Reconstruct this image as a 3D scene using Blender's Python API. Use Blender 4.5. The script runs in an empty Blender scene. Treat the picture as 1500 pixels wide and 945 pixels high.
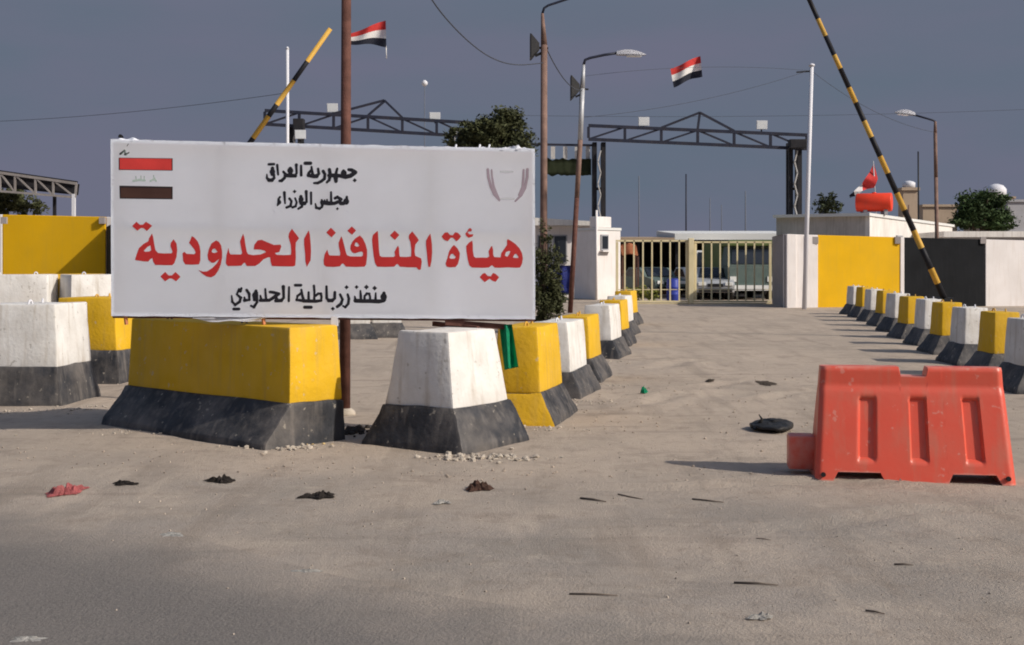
import bpy, bmesh, math, random
from mathutils import Vector, Matrix, noise as mnoise
R = math.radians
random.seed(7)
scene = bpy.context.scene
COL = scene.collection

# ------------------------------------------------------------------ camera
F, CX, HY, CH = 1800.0, 750.0, 388.0, 1.6      # focal length (photo px), centre column, horizon row, eye height (m)
cam_d = bpy.data.cameras.new('camera')
cam = bpy.data.objects.new('camera', cam_d); COL.objects.link(cam)
cam.location = (0, 0, CH); cam.rotation_euler = (R(90), 0, 0)
cam_d.sensor_width = 36; cam_d.lens = 36*F/1500
cam_d.shift_y = -(472.5-HY)/1500
cam_d.clip_start = .1; cam_d.clip_end = 8000
scene.camera = cam

# ------------------------------------------------------------------ sun + sky
EL = R(33.5); AZ = (0.887, -0.461)
SUN = Vector((math.cos(EL)*AZ[0], math.cos(EL)*AZ[1], math.sin(EL))).normalized()
sd = bpy.data.lights.new('sun', 'SUN'); sd.energy = 4.0; sd.angle = R(.9); sd.color = (1, .93, .83)
so = bpy.data.objects.new('sun', sd); COL.objects.link(so)
so.rotation_euler = SUN.to_track_quat('Z', 'Y').to_euler(); so.location = (20, -10, 30)

w = bpy.data.worlds.new('World'); scene.world = w; w.use_nodes = True
nt = w.node_tree; nt.nodes.clear()
def N(nt, t, **kw):
    n = nt.nodes.new(t)
    for k, v in kw.items(): setattr(n, k, v)
    return n
sky = N(nt, 'ShaderNodeTexSky', sky_type='NISHITA', sun_disc=False)
sky.sun_elevation = EL; sky.sun_rotation = math.atan2(AZ[0], AZ[1])
sky.dust_density = 2.0; sky.air_density = 1.0
tc = N(nt, 'ShaderNodeTexCoord')
sep = N(nt, 'ShaderNodeSeparateXYZ'); nt.links.new(tc.outputs['Generated'], sep.inputs[0])
mr = N(nt, 'ShaderNodeMapRange', interpolation_type='SMOOTHSTEP'); nt.links.new(sep.outputs['Z'], mr.inputs['Value'])
mr.inputs['From Min'].default_value = .19; mr.inputs['From Max'].default_value = .46
mp = N(nt, 'ShaderNodeMapping'); nt.links.new(tc.outputs['Generated'], mp.inputs[0]); mp.inputs['Scale'].default_value = (1.2, 1.2, 4.5)
ns = N(nt, 'ShaderNodeTexNoise'); nt.links.new(mp.outputs[0], ns.inputs['Vector'])
ns.inputs['Scale'].default_value = 2.2; ns.inputs['Detail'].default_value = 5; ns.inputs['Roughness'].default_value = .5
cr = N(nt, 'ShaderNodeValToRGB'); nt.links.new(ns.outputs['Fac'], cr.inputs[0])
cr.color_ramp.elements[0].position = .38; cr.color_ramp.elements[0].color = (1.06, 1.36, 1.83, 1)   # storm bank (x10: strength is .1)
cr.color_ramp.elements[1].position = .62; cr.color_ramp.elements[1].color = (1.32, 1.38, 1.96, 1)
mx = N(nt, 'ShaderNodeMix', data_type='RGBA'); nt.links.new(mr.outputs[0], mx.inputs[0])
nt.links.new(cr.outputs[0], mx.inputs[6]); nt.links.new(sky.outputs[0], mx.inputs[7])
bg = N(nt, 'ShaderNodeBackground'); bg.inputs['Strength'].default_value = .115
nt.links.new(mx.outputs[2], bg.inputs[0])
ow = N(nt, 'ShaderNodeOutputWorld'); nt.links.new(bg.outputs[0], ow.inputs[0])

scene.view_settings.view_transform = 'Standard'; scene.view_settings.look = 'None'
scene.view_settings.exposure = 0.0; scene.view_settings.gamma = 1; scene.view_settings.use_curve_mapping = False
scene.cycles.filter_width = 1.9

# ------------------------------------------------------------------ helpers
def P(px, py, Y): return Vector(((px-CX)*Y/F, Y, CH-(py-HY)*Y/F))     # a point read off the photograph at its real distance
def G(px, py): return P(px, py, F*CH/(py-HY))                        # a point on the ground

class MB:
    def __init__(s): s.bm = bmesh.new(); s.mi = 0
    def face(s, vs, mi=None):
        f = s.bm.faces.new([s.bm.verts.new(v) for v in vs]); f.material_index = s.mi if mi is None else mi; return f
    def hull(s, bot, top, mi=None):                                    # two loops of equal length -> closed solid
        b = [s.bm.verts.new(v) for v in bot]; t = [s.bm.verts.new(v) for v in top]; n = len(b); fs = []
        fs.append(s.bm.faces.new(b[::-1])); fs.append(s.bm.faces.new(t))
        for i in range(n): fs.append(s.bm.faces.new((b[i], b[(i+1) % n], t[(i+1) % n], t[i])))
        for f in fs: f.material_index = s.mi if mi is None else mi
        return fs
    def box(s, c, size, rot=None, mi=None):
        c = Vector(c); h = Vector(size)/2; M = rot.to_3x3() if rot is not None else Matrix.Identity(3)
        q = [(-1, -1), (1, -1), (1, 1), (-1, 1)]
        return s.hull([c+M@Vector((x*h.x, y*h.y, -h.z)) for x, y in q], [c+M@Vector((x*h.x, y*h.y, h.z)) for x, y in q], mi)
    def bar(s, a, b, wx, wy=None, mi=None):                            # square bar a->b
        a = Vector(a); b = Vector(b); d = b-a; wy = wy or wx
        rot = d.to_track_quat('Z', 'Y').to_matrix()
        return s.box((a+b)/2, (wx, wy, d.length), rot, mi)
    def tube(s, pts, r, seg=8, mi=None, cap=True):
        pts = [Vector(p) for p in pts]; rs = r if isinstance(r, (list, tuple)) else [r]*len(pts); rings = []
        mi = s.mi if mi is None else mi; ref = None
        for i, p in enumerate(pts):
            d = (pts[min(i+1, len(pts)-1)]-pts[max(i-1, 0)]).normalized()
            if ref is None: ref = Vector((0, 1, 0)) if abs(d.y) < .9 else Vector((1, 0, 0))
            u = d.cross(ref).normalized(); v = d.cross(u).normalized(); ref = v.cross(d) if False else ref
            rings.append([s.bm.verts.new(p+(u*math.cos(2*math.pi*k/seg)+v*math.sin(2*math.pi*k/seg))*rs[i]) for k in range(seg)])
        for a, b in zip(rings, rings[1:]):
            for k in range(seg):
                f = s.bm.faces.new((a[k], a[(k+1) % seg], b[(k+1) % seg], b[k])); f.material_index = mi; f.smooth = True
        if cap:
            for rg in (rings[0], rings[-1]):
                f = s.bm.faces.new(rg); f.material_index = mi
    def grid(s, fn, nu, nv, mi=None, smooth=True):
        vs = [[s.bm.verts.new(fn(u/nu, v/nv)) for u in range(nu+1)] for v in range(nv+1)]
        for j in range(nv):
            for i in range(nu):
                f = s.bm.faces.new((vs[j][i], vs[j][i+1], vs[j+1][i+1], vs[j+1][i])); f.smooth = smooth
                m = mi(i/nu, j/nv) if callable(mi) else mi
                f.material_index = s.mi if m is None else m
    def bevel(s, w, seg=2):
        bmesh.ops.bevel(s.bm, geom=list(s.bm.edges), offset=w, segments=seg, affect='EDGES', profile=.6)
    def rough(s, amp, scale=3, cuts=3, seed=0, zfree=True):
        if cuts: bmesh.ops.subdivide_edges(s.bm, edges=list(s.bm.edges), cuts=cuts, use_grid_fill=True)
        for v in s.bm.verts:
            n = mnoise.noise_vector(v.co*scale+Vector((seed*7.3, seed*3.1, seed)))
            v.co += n*amp

MATR = {}
def obj(name, mb, mats, parent=None, loc=None, smooth_angle=None):
    bm = mb.bm if isinstance(mb, MB) else mb
    bmesh.ops.recalc_face_normals(bm, faces=list(bm.faces))
    me = bpy.data.meshes.new(name)
    if parent is not None: T = MATR.get(parent.name, Matrix.Identity(4))
    else:
        if loc is None:
            xs = [v.co for v in bm.verts]
            loc = Vector((sum(v.x for v in xs)/len(xs), sum(v.y for v in xs)/len(xs), min(v.z for v in xs)))
        T = Matrix.Translation(Vector(loc))
    bm.transform(T.inverted()); bm.to_mesh(me); bm.free()
    for m in (mats if isinstance(mats, (list, tuple)) else [mats]): me.materials.append(m)
    o = bpy.data.objects.new(name, me); COL.objects.link(o)
    if smooth_angle is not None:
        for p in me.polygons: p.use_smooth = True
        me.set_sharp_from_angle(angle=R(smooth_angle))
    if parent is not None:
        o.parent = parent
        MATR[o.name] = T
    else:
        o.location = loc; MATR[o.name] = T
    return o
def tag(o, label, cat, group=None):
    o['label'] = label; o['category'] = cat
    if group: o['group'] = group
    return o
def thing(name, label, cat, loc, rz=0, group=None):
    o = bpy.data.objects.new(name, None); COL.objects.link(o); o.empty_display_size = .2
    o.location = loc; o.rotation_euler = (0, 0, rz)
    MATR[o.name] = Matrix.Translation(Vector(loc)) @ Matrix.Rotation(rz, 4, 'Z')
    return tag(o, label, cat, group)
def kind(o, k='structure'): o['kind'] = k; return o
def copy_tree(o, parent=None):
    c = o.copy(); COL.objects.link(c)
    if parent is not None: c.parent = parent
    for ch in list(o.children): copy_tree(ch, c)
    return c

# ------------------------------------------------------------------ materials
def mat(name, col, rough=.7, var=.15, vscale=4, dirt=0, dirtcol=(.26, .20, .14), dscale=2.5, streak=0, bump=.15, bscale=60, metal=0, spec=.2, chip=0, chipcol=(.35, .32, .28), edge=0):
    m = bpy.data.materials.new(name); m.use_nodes = True; t = m.node_tree; L = t.links
    b = t.nodes['Principled BSDF']; b.inputs['Roughness'].default_value = rough; b.inputs['Metallic'].default_value = metal
    b.inputs['Specular IOR Level'].default_value = spec
    tc = N(t, 'ShaderNodeTexCoord'); oi = N(t, 'ShaderNodeObjectInfo')
    mul = N(t, 'ShaderNodeVectorMath', operation='ADD'); sc = N(t, 'ShaderNodeMath', operation='MULTIPLY'); sc.inputs[1].default_value = 37
    L.new(oi.outputs['Random'], sc.inputs[0]); L.new(tc.outputs['Object'], mul.inputs[0]); L.new(sc.outputs[0], mul.inputs[1])
    vec = mul.outputs[0]
    n1 = N(t, 'ShaderNodeTexNoise'); L.new(vec, n1.inputs['Vector']); n1.inputs['Scale'].default_value = vscale; n1.inputs['Detail'].default_value = 6
    mr = N(t, 'ShaderNodeMapRange'); L.new(n1.outputs['Fac'], mr.inputs['Value'])
    mr.inputs['From Min'].default_value = .3; mr.inputs['From Max'].default_value = .7
    mr.inputs['To Min'].default_value = 1-var; mr.inputs['To Max'].default_value = 1+var
    hs = N(t, 'ShaderNodeMix', data_type='RGBA', blend_type='MULTIPLY'); hs.inputs[0].default_value = 1
    hs.inputs[6].default_value = (*col, 1); cmb = N(t, 'ShaderNodeCombineColor')
    for k in range(3): L.new(mr.outputs[0], cmb.inputs[k])
    L.new(cmb.outputs[0], hs.inputs[7]); out = hs.outputs[2]
    def over(out, fac, c):
        mx = N(t, 'ShaderNodeMix', data_type='RGBA'); L.new(fac, mx.inputs[0]); L.new(out, mx.inputs[6]); mx.inputs[7].default_value = (*c, 1)
        return mx.outputs[2]
    if dirt:
        n2 = N(t, 'ShaderNodeTexNoise'); L.new(vec, n2.inputs['Vector']); n2.inputs['Scale'].default_value = dscale; n2.inputs['Detail'].default_value = 9; n2.inputs['Roughness'].default_value = .65
        r2 = N(t, 'ShaderNodeMapRange'); L.new(n2.outputs['Fac'], r2.inputs['Value']); r2.inputs['From Min'].default_value = .42; r2.inputs['From Max'].default_value = .78
        r2.inputs['To Max'].default_value = dirt; out = over(out, r2.outputs[0], dirtcol)
    if streak:
        mp = N(t, 'ShaderNodeMapping'); L.new(vec, mp.inputs[0]); mp.inputs['Scale'].default_value = (9, 9, .7)
        n3 = N(t, 'ShaderNodeTexNoise'); L.new(mp.outputs[0], n3.inputs['Vector']); n3.inputs['Scale'].default_value = 1.5; n3.inputs['Detail'].default_value = 4
        r3 = N(t, 'ShaderNodeMapRange'); L.new(n3.outputs['Fac'], r3.inputs['Value']); r3.inputs['From Min'].default_value = .52; r3.inputs['From Max'].default_value = .72
        r3.inputs['To Max'].default_value = streak; out = over(out, r3.outputs[0], dirtcol)
    if chip:
        n4 = N(t, 'ShaderNodeTexNoise'); L.new(vec, n4.inputs['Vector']); n4.inputs['Scale'].default_value = 14; n4.inputs['Detail'].default_value = 5
        r4 = N(t, 'ShaderNodeMapRange'); L.new(n4.outputs['Fac'], r4.inputs['Value']); r4.inputs['From Min'].default_value = .66; r4.inputs['From Max'].default_value = .69
        r4.inputs['To Max'].default_value = chip; out = over(out, r4.outputs[0], chipcol)
    if edge:
        ge = N(t, 'ShaderNodeNewGeometry'); n5 = N(t, 'ShaderNodeTexNoise'); L.new(vec, n5.inputs['Vector']); n5.inputs['Scale'].default_value = 9; n5.inputs['Detail'].default_value = 6
        ad = N(t, 'ShaderNodeMath', operation='MULTIPLY_ADD'); L.new(n5.outputs['Fac'], ad.inputs[0]); ad.inputs[1].default_value = .16; L.new(ge.outputs['Pointiness'], ad.inputs[2])
        r5 = N(t, 'ShaderNodeMapRange'); L.new(ad.outputs[0], r5.inputs['Value']); r5.inputs['From Min'].default_value = .625; r5.inputs['From Max'].default_value = .67; r5.inputs['To Max'].default_value = edge
        out = over(out, r5.outputs[0], chipcol)
    L.new(out, b.inputs['Base Color'])
    if bump:
        nb = N(t, 'ShaderNodeTexNoise'); L.new(tc.outputs['Object'], nb.inputs['Vector']); nb.inputs['Scale'].default_value = bscale; nb.inputs['Detail'].default_value = 4
        bp = N(t, 'ShaderNodeBump'); bp.inputs['Strength'].default_value = bump; bp.inputs['Distance'].default_value = .02
        L.new(nb.outputs['Fac'], bp.inputs['Height']); L.new(bp.outputs[0], b.inputs['Normal'])
    return m

M = {}
M['white'] = mat('white_paint', (.71, .69, .66), .8, .07, 5, .5, (.42, .36, .29), 2.2, .55, .25, 25, chip=.6, edge=.5)
M['yellow'] = mat('yellow_paint', (.68, .40, .016), .75, .10, 4, .4, (.40, .27, .10), 2.0, .3, .25, 25, chip=.5, chipcol=(.5, .42, .3), edge=.6)
M['black'] = mat('black_paint', (.034, .035, .040), .6, .3, 5, .75, (.21, .185, .165), 2.0, .4, .35, 18, chip=.8, chipcol=(.28, .25, .21), edge=.7)
M['wallwhite'] = mat('wall_white', (.76, .72, .70), .75, .05, 1.2, .25, (.5, .42, .35), .8, .25, .1, 20)
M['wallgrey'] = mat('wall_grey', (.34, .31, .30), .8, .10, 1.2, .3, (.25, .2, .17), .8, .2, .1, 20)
M['wallyellow'] = mat('wall_yellow', (.74, .42, .006), .85, .06, 1.0, .2, (.5, .33, .06), .8, .15, .1, 20)
M['wallblack'] = mat('wall_black', (.009, .010, .012), .9, .2, 1.5, .2, (.03, .03, .034), .8, .2, .1, 20)
M['vinyl'] = mat('white_vinyl', (.89, .90, .95), .65, .025, 1.3, .12, (.55, .52, .52), 1.0, 0, .04, 8, spec=.3)
M['redink'] = mat('red_ink', (.42, .022, .022), .6, .06, 6, bump=0, spec=.3)
M['blackink'] = mat('black_ink', (.012, .011, .016), .5, .1, 6, bump=0, spec=.3)
M['crestink'] = mat('crest_ink', (.30, .24, .28), .6, .1, 6, bump=0)
M['crestpale'] = mat('crest_pale', (.47, .47, .50), .6, .1, 6, bump=0)
M['greenink'] = mat('green_ink', (.38, .46, .42), .6, .1, 6, bump=0)
M['redflag'] = mat('flag_red', (.55, .045, .04), .7, .12, 6, bump=.1)
M['brownflag'] = mat('printed_black', (.055, .026, .02), .6, .2, 6, bump=.1)
M['darkedge'] = mat('printed_edge', (.02, .012, .014), .6, .1, 6, bump=0)
M['whiteflag'] = mat('flag_white', (.72, .70, .68), .7, .05, 6, bump=.1)
M['blackflag'] = mat('flag_black', (.02, .022, .035), .7, .1, 6, bump=.1)
M['rust'] = mat('rusty_steel', (.115, .05, .038), .75, .35, 7, .6, (.09, .04, .03), 6, .3, .3, 60)
M['rustpale'] = mat('faded_rusty_steel', (.20, .125, .10), .7, .3, 4, .5, (.12, .07, .05), 3, .3, .2, 60)
M['steel'] = mat('galvanised_steel', (.45, .46, .48), .5, .12, 4, .2, (.25, .22, .2), 3, .3, .1, 60, metal=.3)
M['polewhite'] = mat('white_pole_paint', (.66, .66, .70), .5, .05, 3, .2, (.4, .36, .32), 3, .2, .05)
M['darksteel'] = mat('dark_blue_steel', (.022, .026, .045), .55, .2, 3, .3, (.08, .06, .05), 2, .2, .1)
M['mast'] = mat('hazed_mast', (.13, .14, .17), .8, .1, 3, bump=0)  # faint grey-blue of the hazy air put into the far masts' colour
M['cablegrey'] = mat('cable_sheath', (.06, .065, .08), .8, .1, 3, bump=0)
M['blacksteel'] = mat('black_steel', (.018, .018, .022), .6, .2, 3, .3, (.06, .05, .045), 2, .2, .1)
M['lattice'] = mat('white_lattice', (.52, .50, .48), .6, .1, 3, .3, (.3, .26, .22), 2, .2, .1)
M['latticegrey'] = mat('grey_lattice', (.26, .24, .23), .7, .15, 3, .3, (.16, .12, .1), 2, .2, .1)
M['glass_lamp'] = mat('lamp_glass', (.75, .78, .80), .2, .05, 3, bump=0, spec=.6)
M['dark'] = mat('dark_plastic', (.018, .018, .02), .5, .2, 5, .2, (.06, .05, .045), 4, bump=.1)
M['armyellow'] = mat('arm_yellow', (.58, .34, .06), .55, .12, 4, .35, (.35, .22, .08), 3, bump=.05)
M['armblack'] = mat('arm_black', (.014, .014, .018), .55, .2, 4, .2, (.05, .045, .04), 3, bump=.05)
M['gateyellow'] = mat('gate_yellow', (.70, .60, .36), .7, .12, 3, .5, (.55, .49, .38), 3, bump=.05)
M['redplastic'] = mat('red_plastic', (.66, .085, .048), .42, .05, 2.5, .28, (.46, .18, .12), 3, .45, .05, 30, spec=.45, chip=.45, chipcol=(.62, .30, .24), edge=.5)
M['tankred'] = mat('tank_red', (.82, .06, .025), .5, .06, 3, .15, (.4, .1, .07), 2, .2, .03)
M['rubber'] = mat('black_rubber', (.018, .018, .019), .55, .2, 8, .3, (.1, .085, .07), 6, bump=.3)
M['greencloth'] = mat('green_cloth', (.02, .38, .19), .8, .25, 8, .1, (.05, .3, .2), 5, bump=.2)
M['pinkbag'] = mat('pink_bag', (.52, .15, .15), .6, .2, 12, .3, (.3, .2, .17), 8, bump=.2)
M['paper'] = mat('grey_paper', (.5, .48, .45), .8, .15, 12, .3, (.3, .25, .2), 8, bump=.2)
M['scrap'] = mat('dark_rag', (.035, .030, .028), .85, .3, 12, .3, (.12, .09, .07), 8, bump=.3)
M['scrapbrown'] = mat('brown_rag', (.12, .065, .05), .85, .3, 12, .3, (.2, .14, .1), 8, bump=.3)
M['wood'] = mat('grey_wood', (.13, .105, .085), .85, .3, 12, .3, (.16, .12, .09), 8, bump=.3)
M['rubble'] = mat('rubble_concrete', (.46, .40, .33), .9, .2, 10, .4, (.3, .24, .18), 6, bump=.5)
M['pebble'] = mat('pebble_stone', (.40, .34, .28), .9, .3, 1.5, .3, (.18, .15, .12), 2, bump=.3)
M['bluetarp'] = mat('blue_sheet', (.035, .05, .25), .6, .15, 2, .2, (.1, .1, .2), 2, bump=.1)
M['bluebarrel'] = mat('blue_barrel_plastic', (.04, .06, .34), .45, .1, 2, bump=.05)
M['pane'] = mat('dark_glass', (.02, .024, .03), .12, .1, 2, bump=0, spec=.6)
M['cargrey'] = mat('silver_car_paint', (.45, .46, .47), .3, .04, 2, .15, (.3, .26, .22), 2, bump=0, metal=.3)
M['carwhite'] = mat('white_car_paint', (.7, .7, .69), .3, .04, 2, .15, (.4, .36, .3), 2, bump=0)
M['truckgreen'] = mat('green_truck_paint', (.13, .17, .06), .5, .12, 2, .3, (.2, .18, .1), 2, bump=.05)
M['trucktan'] = mat('grey_green_body', (.10, .14, .13), .5, .15, 2, .3, (.2, .18, .14), 2, bump=.05)
M['headlight'] = mat('headlight_glass', (.75, .75, .72), .15, .02, 2, bump=0, spec=.6)
M['shedwall'] = mat('shaded_shed_wall', (.045, .03, .02), .85, .3, 1, .3, (.08, .06, .04), 1, .3, .1)  # the shed's interior shade put into its wall colour as near-black brown
M['roofwhite'] = mat('white_sheet_roof', (.68, .68, .66), .6, .06, 1, .25, (.45, .4, .34), 1, bump=.05)
M['rooftan'] = mat('tan_sheet_roof', (.36, .27, .19), .7, .1, 1, .25, (.3, .2, .14), 1, bump=.05)
M['render'] = mat('pale_render', (.72, .69, .65), .85, .08, 1, .35, (.36, .31, .27), .7, .35, .1)
M['corr'] = mat('grey_corrugated_sheet', (.50, .47, .44), .6, .15, 1, .35, (.15, .12, .1), .8, .3, .1)
M['beige'] = mat('beige_block', (.40, .31, .23), .85, .1, 1, .3, (.3, .22, .16), .8, .2, .1)
M['greyrender'] = mat('grey_render', (.36, .36, .38), .85, .08, 1, .3, (.25, .22, .2), .8, .2, .1)
M['orange'] = mat('orange_tarp', (.5, .19, .09), .7, .15, 2, .3, (.35, .22, .15), 2, bump=.1)
M['bark'] = mat('bark', (.10, .075, .055), .9, .3, 6, bump=.4)
def leafmat(name, a, b):
    m = mat(name, a, .75, .35, .9, .8, b, .8, bump=0, spec=.2); return m
M['leaf'] = leafmat('olive_leaves', (.065, .070, .030), (.032, .040, .018))
M['leafdark'] = leafmat('dark_leaves', (.045, .055, .028), (.024, .030, .016))
M['leafgreen'] = leafmat('green_leaves', (.045, .075, .025), (.024, .040, .016))
M['leaflow'] = leafmat('yellow_green_leaves', (.22, .22, .04), (.12, .14, .03))

def ground_nodes(name, asphalt):
    m = bpy.data.materials.new(name); m.use_nodes = True; t = m.node_tree; L = t.links
    b = t.nodes['Principled BSDF']; b.inputs['Roughness'].default_value = .92; b.inputs['Specular IOR Level'].default_value = .2
    ge = N(t, 'ShaderNodeNewGeometry'); vec = ge.outputs['Position']
    def noise(scale, detail=6, rough=.55, sc=None, rot=0):
        n = N(t, 'ShaderNodeTexNoise'); n.inputs['Scale'].default_value = scale; n.inputs['Detail'].default_value = detail; n.inputs['Roughness'].default_value = rough
        if sc:
            mp = N(t, 'ShaderNodeMapping'); mp.inputs['Scale'].default_value = sc; mp.inputs['Rotation'].default_value = (0, 0, rot); L.new(vec, mp.inputs[0]); L.new(mp.outputs[0], n.inputs['Vector'])
        else: L.new(vec, n.inputs['Vector'])
        return n.outputs['Fac']
    def rng(f, a, bb, c=0, d=1, smooth=False):
        r = N(t, 'ShaderNodeMapRange'); L.new(f, r.inputs['Value'])
        if smooth: r.interpolation_type = 'SMOOTHSTEP'
        for k, v in zip(('From Min', 'From Max', 'To Min', 'To Max'), (a, bb, c, d)): r.inputs[k].default_value = v
        return r.outputs[0]
    def mix(f, x, y, bt='MIX'):
        mx = N(t, 'ShaderNodeMix', data_type='RGBA', blend_type=bt)
        if isinstance(f, (int, float)): mx.inputs[0].default_value = f
        else: L.new(f, mx.inputs[0])
        for i, q in ((6, x), (7, y)):
            if isinstance(q, tuple): mx.inputs[i].default_value = (*q, 1)
            else: L.new(q, mx.inputs[i])
        return mx.outputs[2]
    tan = mix(rng(noise(.35), .35, .65), (.46, .375, .30), (.38, .315, .255))
    grey = mix(rng(noise(1.1), .35, .65), (.335, .29, .25), (.285, .25, .215))
    # the worn hard-packed surface near the road is greyer than the loose sand of the yard
    sp = N(t, 'ShaderNodeSeparateXYZ'); L.new(vec, sp.inputs[0])
    edge = N(t, 'ShaderNodeMath', operation='MULTIPLY_ADD'); L.new(sp.outputs['X'], edge.inputs[0]); edge.inputs[1].default_value = .12; L.new(sp.outputs['Y'], edge.inputs[2])
    wob = N(t, 'ShaderNodeMath', operation='MULTIPLY_ADD'); L.new(noise(.5, 5), wob.inputs[0]); wob.inputs[1].default_value = 4; L.new(edge.outputs[0], wob.inputs[2])
    c = mix(rng(wob.outputs[0], 9.2, 13.0, smooth=True), grey, tan)
    c = mix(rng(noise(.8, 6, .6), .42, .62, 0, .45), c, (.50, .405, .32))
    c = mix(rng(noise(2.0, 8, .65), .54, .70, 0, .6), c, (.23, .185, .15))                 # dark damp/oil patches
    c = mix(rng(noise(1.0, 6, .6, (.5, 3.2, 1), R(12)), .57, .72, 0, .45), c, (.19, .16, .135))  # wheel smears across
    c = mix(rng(noise(1.0, 5, .6, (2.6, .28, 1), R(-14)), .53, .68, 0, .5), c, (.25, .205, .165))   # tyre trails running up the lane
    c = mix(rng(noise(1.3, 5, .6, (2.2, .35, 1), R(-22)), .56, .70, 0, .45), c, (.52, .43, .345))
    c = mix(rng(noise(.55, 9, .7), .60, .68, 0, .45), c, (.20, .168, .14))                          # dried spill patches
    c = mix(rng(noise(3.2, 8, .6), .58, .75, 0, .6), c, (.47, .40, .325))                    # pale dust
    c = mix(rng(noise(7, 8, .7), .54, .70, 0, .5), c, (.24, .195, .155))
    c = mix(rng(noise(26, 5, .7), .60, .70, 0, .45), c, (.18, .15, .12))                    # grit
    c = mix(rng(noise(48, 4, .7), .62, .70, 0, .6), c, (.52, .46, .39))
    if asphalt:
        al = N(t, 'ShaderNodeMath', operation='MULTIPLY_ADD'); L.new(sp.outputs['X'], al.inputs[0]); al.inputs[1].default_value = .765; L.new(sp.outputs['Y'], al.inputs[2])
        w2 = N(t, 'ShaderNodeMath', operation='MULTIPLY_ADD'); L.new(noise(.9, 6, .6), w2.inputs[0]); w2.inputs[1].default_value = 1.6; L.new(al.outputs[0], w2.inputs[2])
        asp = mix(rng(noise(60, 4, .7), .35, .65), (.15, .135, .124), (.212, .192, .175))
        asp = mix(rng(noise(.8, 6), .4, .7, 0, .5), asp, (.235, .208, .187))
        c = mix(rng(w2.outputs[0], 5.2, 7.0, smooth=True), asp, c)
    L.new(c, b.inputs['Base Color'])
    add = N(t, 'ShaderNodeMath', operation='ADD'); L.new(noise(18, 6, .7), add.inputs[0]); L.new(noise(70, 4, .7), add.inputs[1])
    bp = N(t, 'ShaderNodeBump'); bp.inputs['Strength'].default_value = .6; bp.inputs['Distance'].default_value = .025
    L.new(add.outputs[0], bp.inputs['Height']); L.new(bp.outputs[0], b.inputs['Normal'])
    return m
M['ground'] = ground_nodes('sandy_ground', False); M['road'] = ground_nodes('dusty_asphalt', True)

# ------------------------------------------------------------------ ground + road
def roadside(x, y): return .765*x+y          # < 5.5 : asphalt
RUTS = [(1.0, 15.2, 4.6, 17.5, .22), (1.6, 18.4, 4.2, 15.6, .2), (2.2, 14.5, 4.6, 15.8, .18), (.6, 13.0, 3.2, 16.5, .2), (1.8, 19, 3.6, 21, .3), (-.2, 9.2, 3.6, 8.6, .16), (.8, 7.6, 3.9, 7.9, .14)]
def gz(x, y):
    k = min(1, max(0, (roadside(x, y)-5.75)/1.5)) * min(1, max(0, (60-y)/30))
    z = mnoise.noise(Vector((x*.35, y*.35, 0)))*.030 + mnoise.noise(Vector((x*1.3, y*1.3, 3)))*.014 + mnoise.noise(Vector((x*4, y*4, 5)))*.006
    for (ax_, ay_, bx_, by_, wd) in RUTS:
        t_ = max(0, min(1, ((x-ax_)*(bx_-ax_)+(y-ay_)*(by_-ay_))/((bx_-ax_)**2+(by_-ay_)**2)))
        d_ = math.hypot(x-ax_-(bx_-ax_)*t_, y-ay_-(by_-ay_)*t_+.25*math.sin(t_*7))
        if d_ < wd*2.5: z += .028*(math.exp(-((d_-wd*1.2)/(wd*.5))**2)*.8-math.exp(-(d_/(wd*.7))**2))*min(1, 4*t_, 4*(1-t_))
    return (z-.012)*k
def axis(lo, hi, step, far):
    a = [lo+i*step for i in range(int((hi-lo)/step)+1)]; s = step; x = a[-1]; up = []
    while x < far: s *= 1.35; x += s; up.append(x)
    s = step; x = a[0]; dn = []
    while x > -far: s *= 1.35; x -= s; dn.append(x)
    return dn[::-1]+a+up
xs = axis(-7, 8, .11, 2500); ys = axis(3, 26, .12, 3500); ys = [y for y in ys if y > -300]
bm = bmesh.new(); rows = [[bm.verts.new((x, y, gz(x, y))) for x in xs] for y in ys]
for a, b in zip(rows, rows[1:]):
    for i in range(len(xs)-1):
        f = bm.faces.new((a[i], a[i+1], b[i+1], b[i])); f.smooth = True
g = kind(obj('ground', bm, M['ground'], loc=(0, 0, 0))); g['label'] = 'sandy packed dirt yard running up to the gate'
bm = bmesh.new(); top = []; bot = []
for i in range(241):
    x = -60+i*.5; y = 5.75-.765*x + mnoise.noise(Vector((x*.6, 0, 0)))*.25
    top.append(bm.verts.new((x, y, .004))); bot.append(bm.verts.new((x-14, y-18.3, .004)))
for i in range(240): bm.faces.new((bot[i], bot[i+1], top[i+1], top[i]))
r = kind(obj('road', bm, M['road'], loc=(0, 0, 0)))

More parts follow.
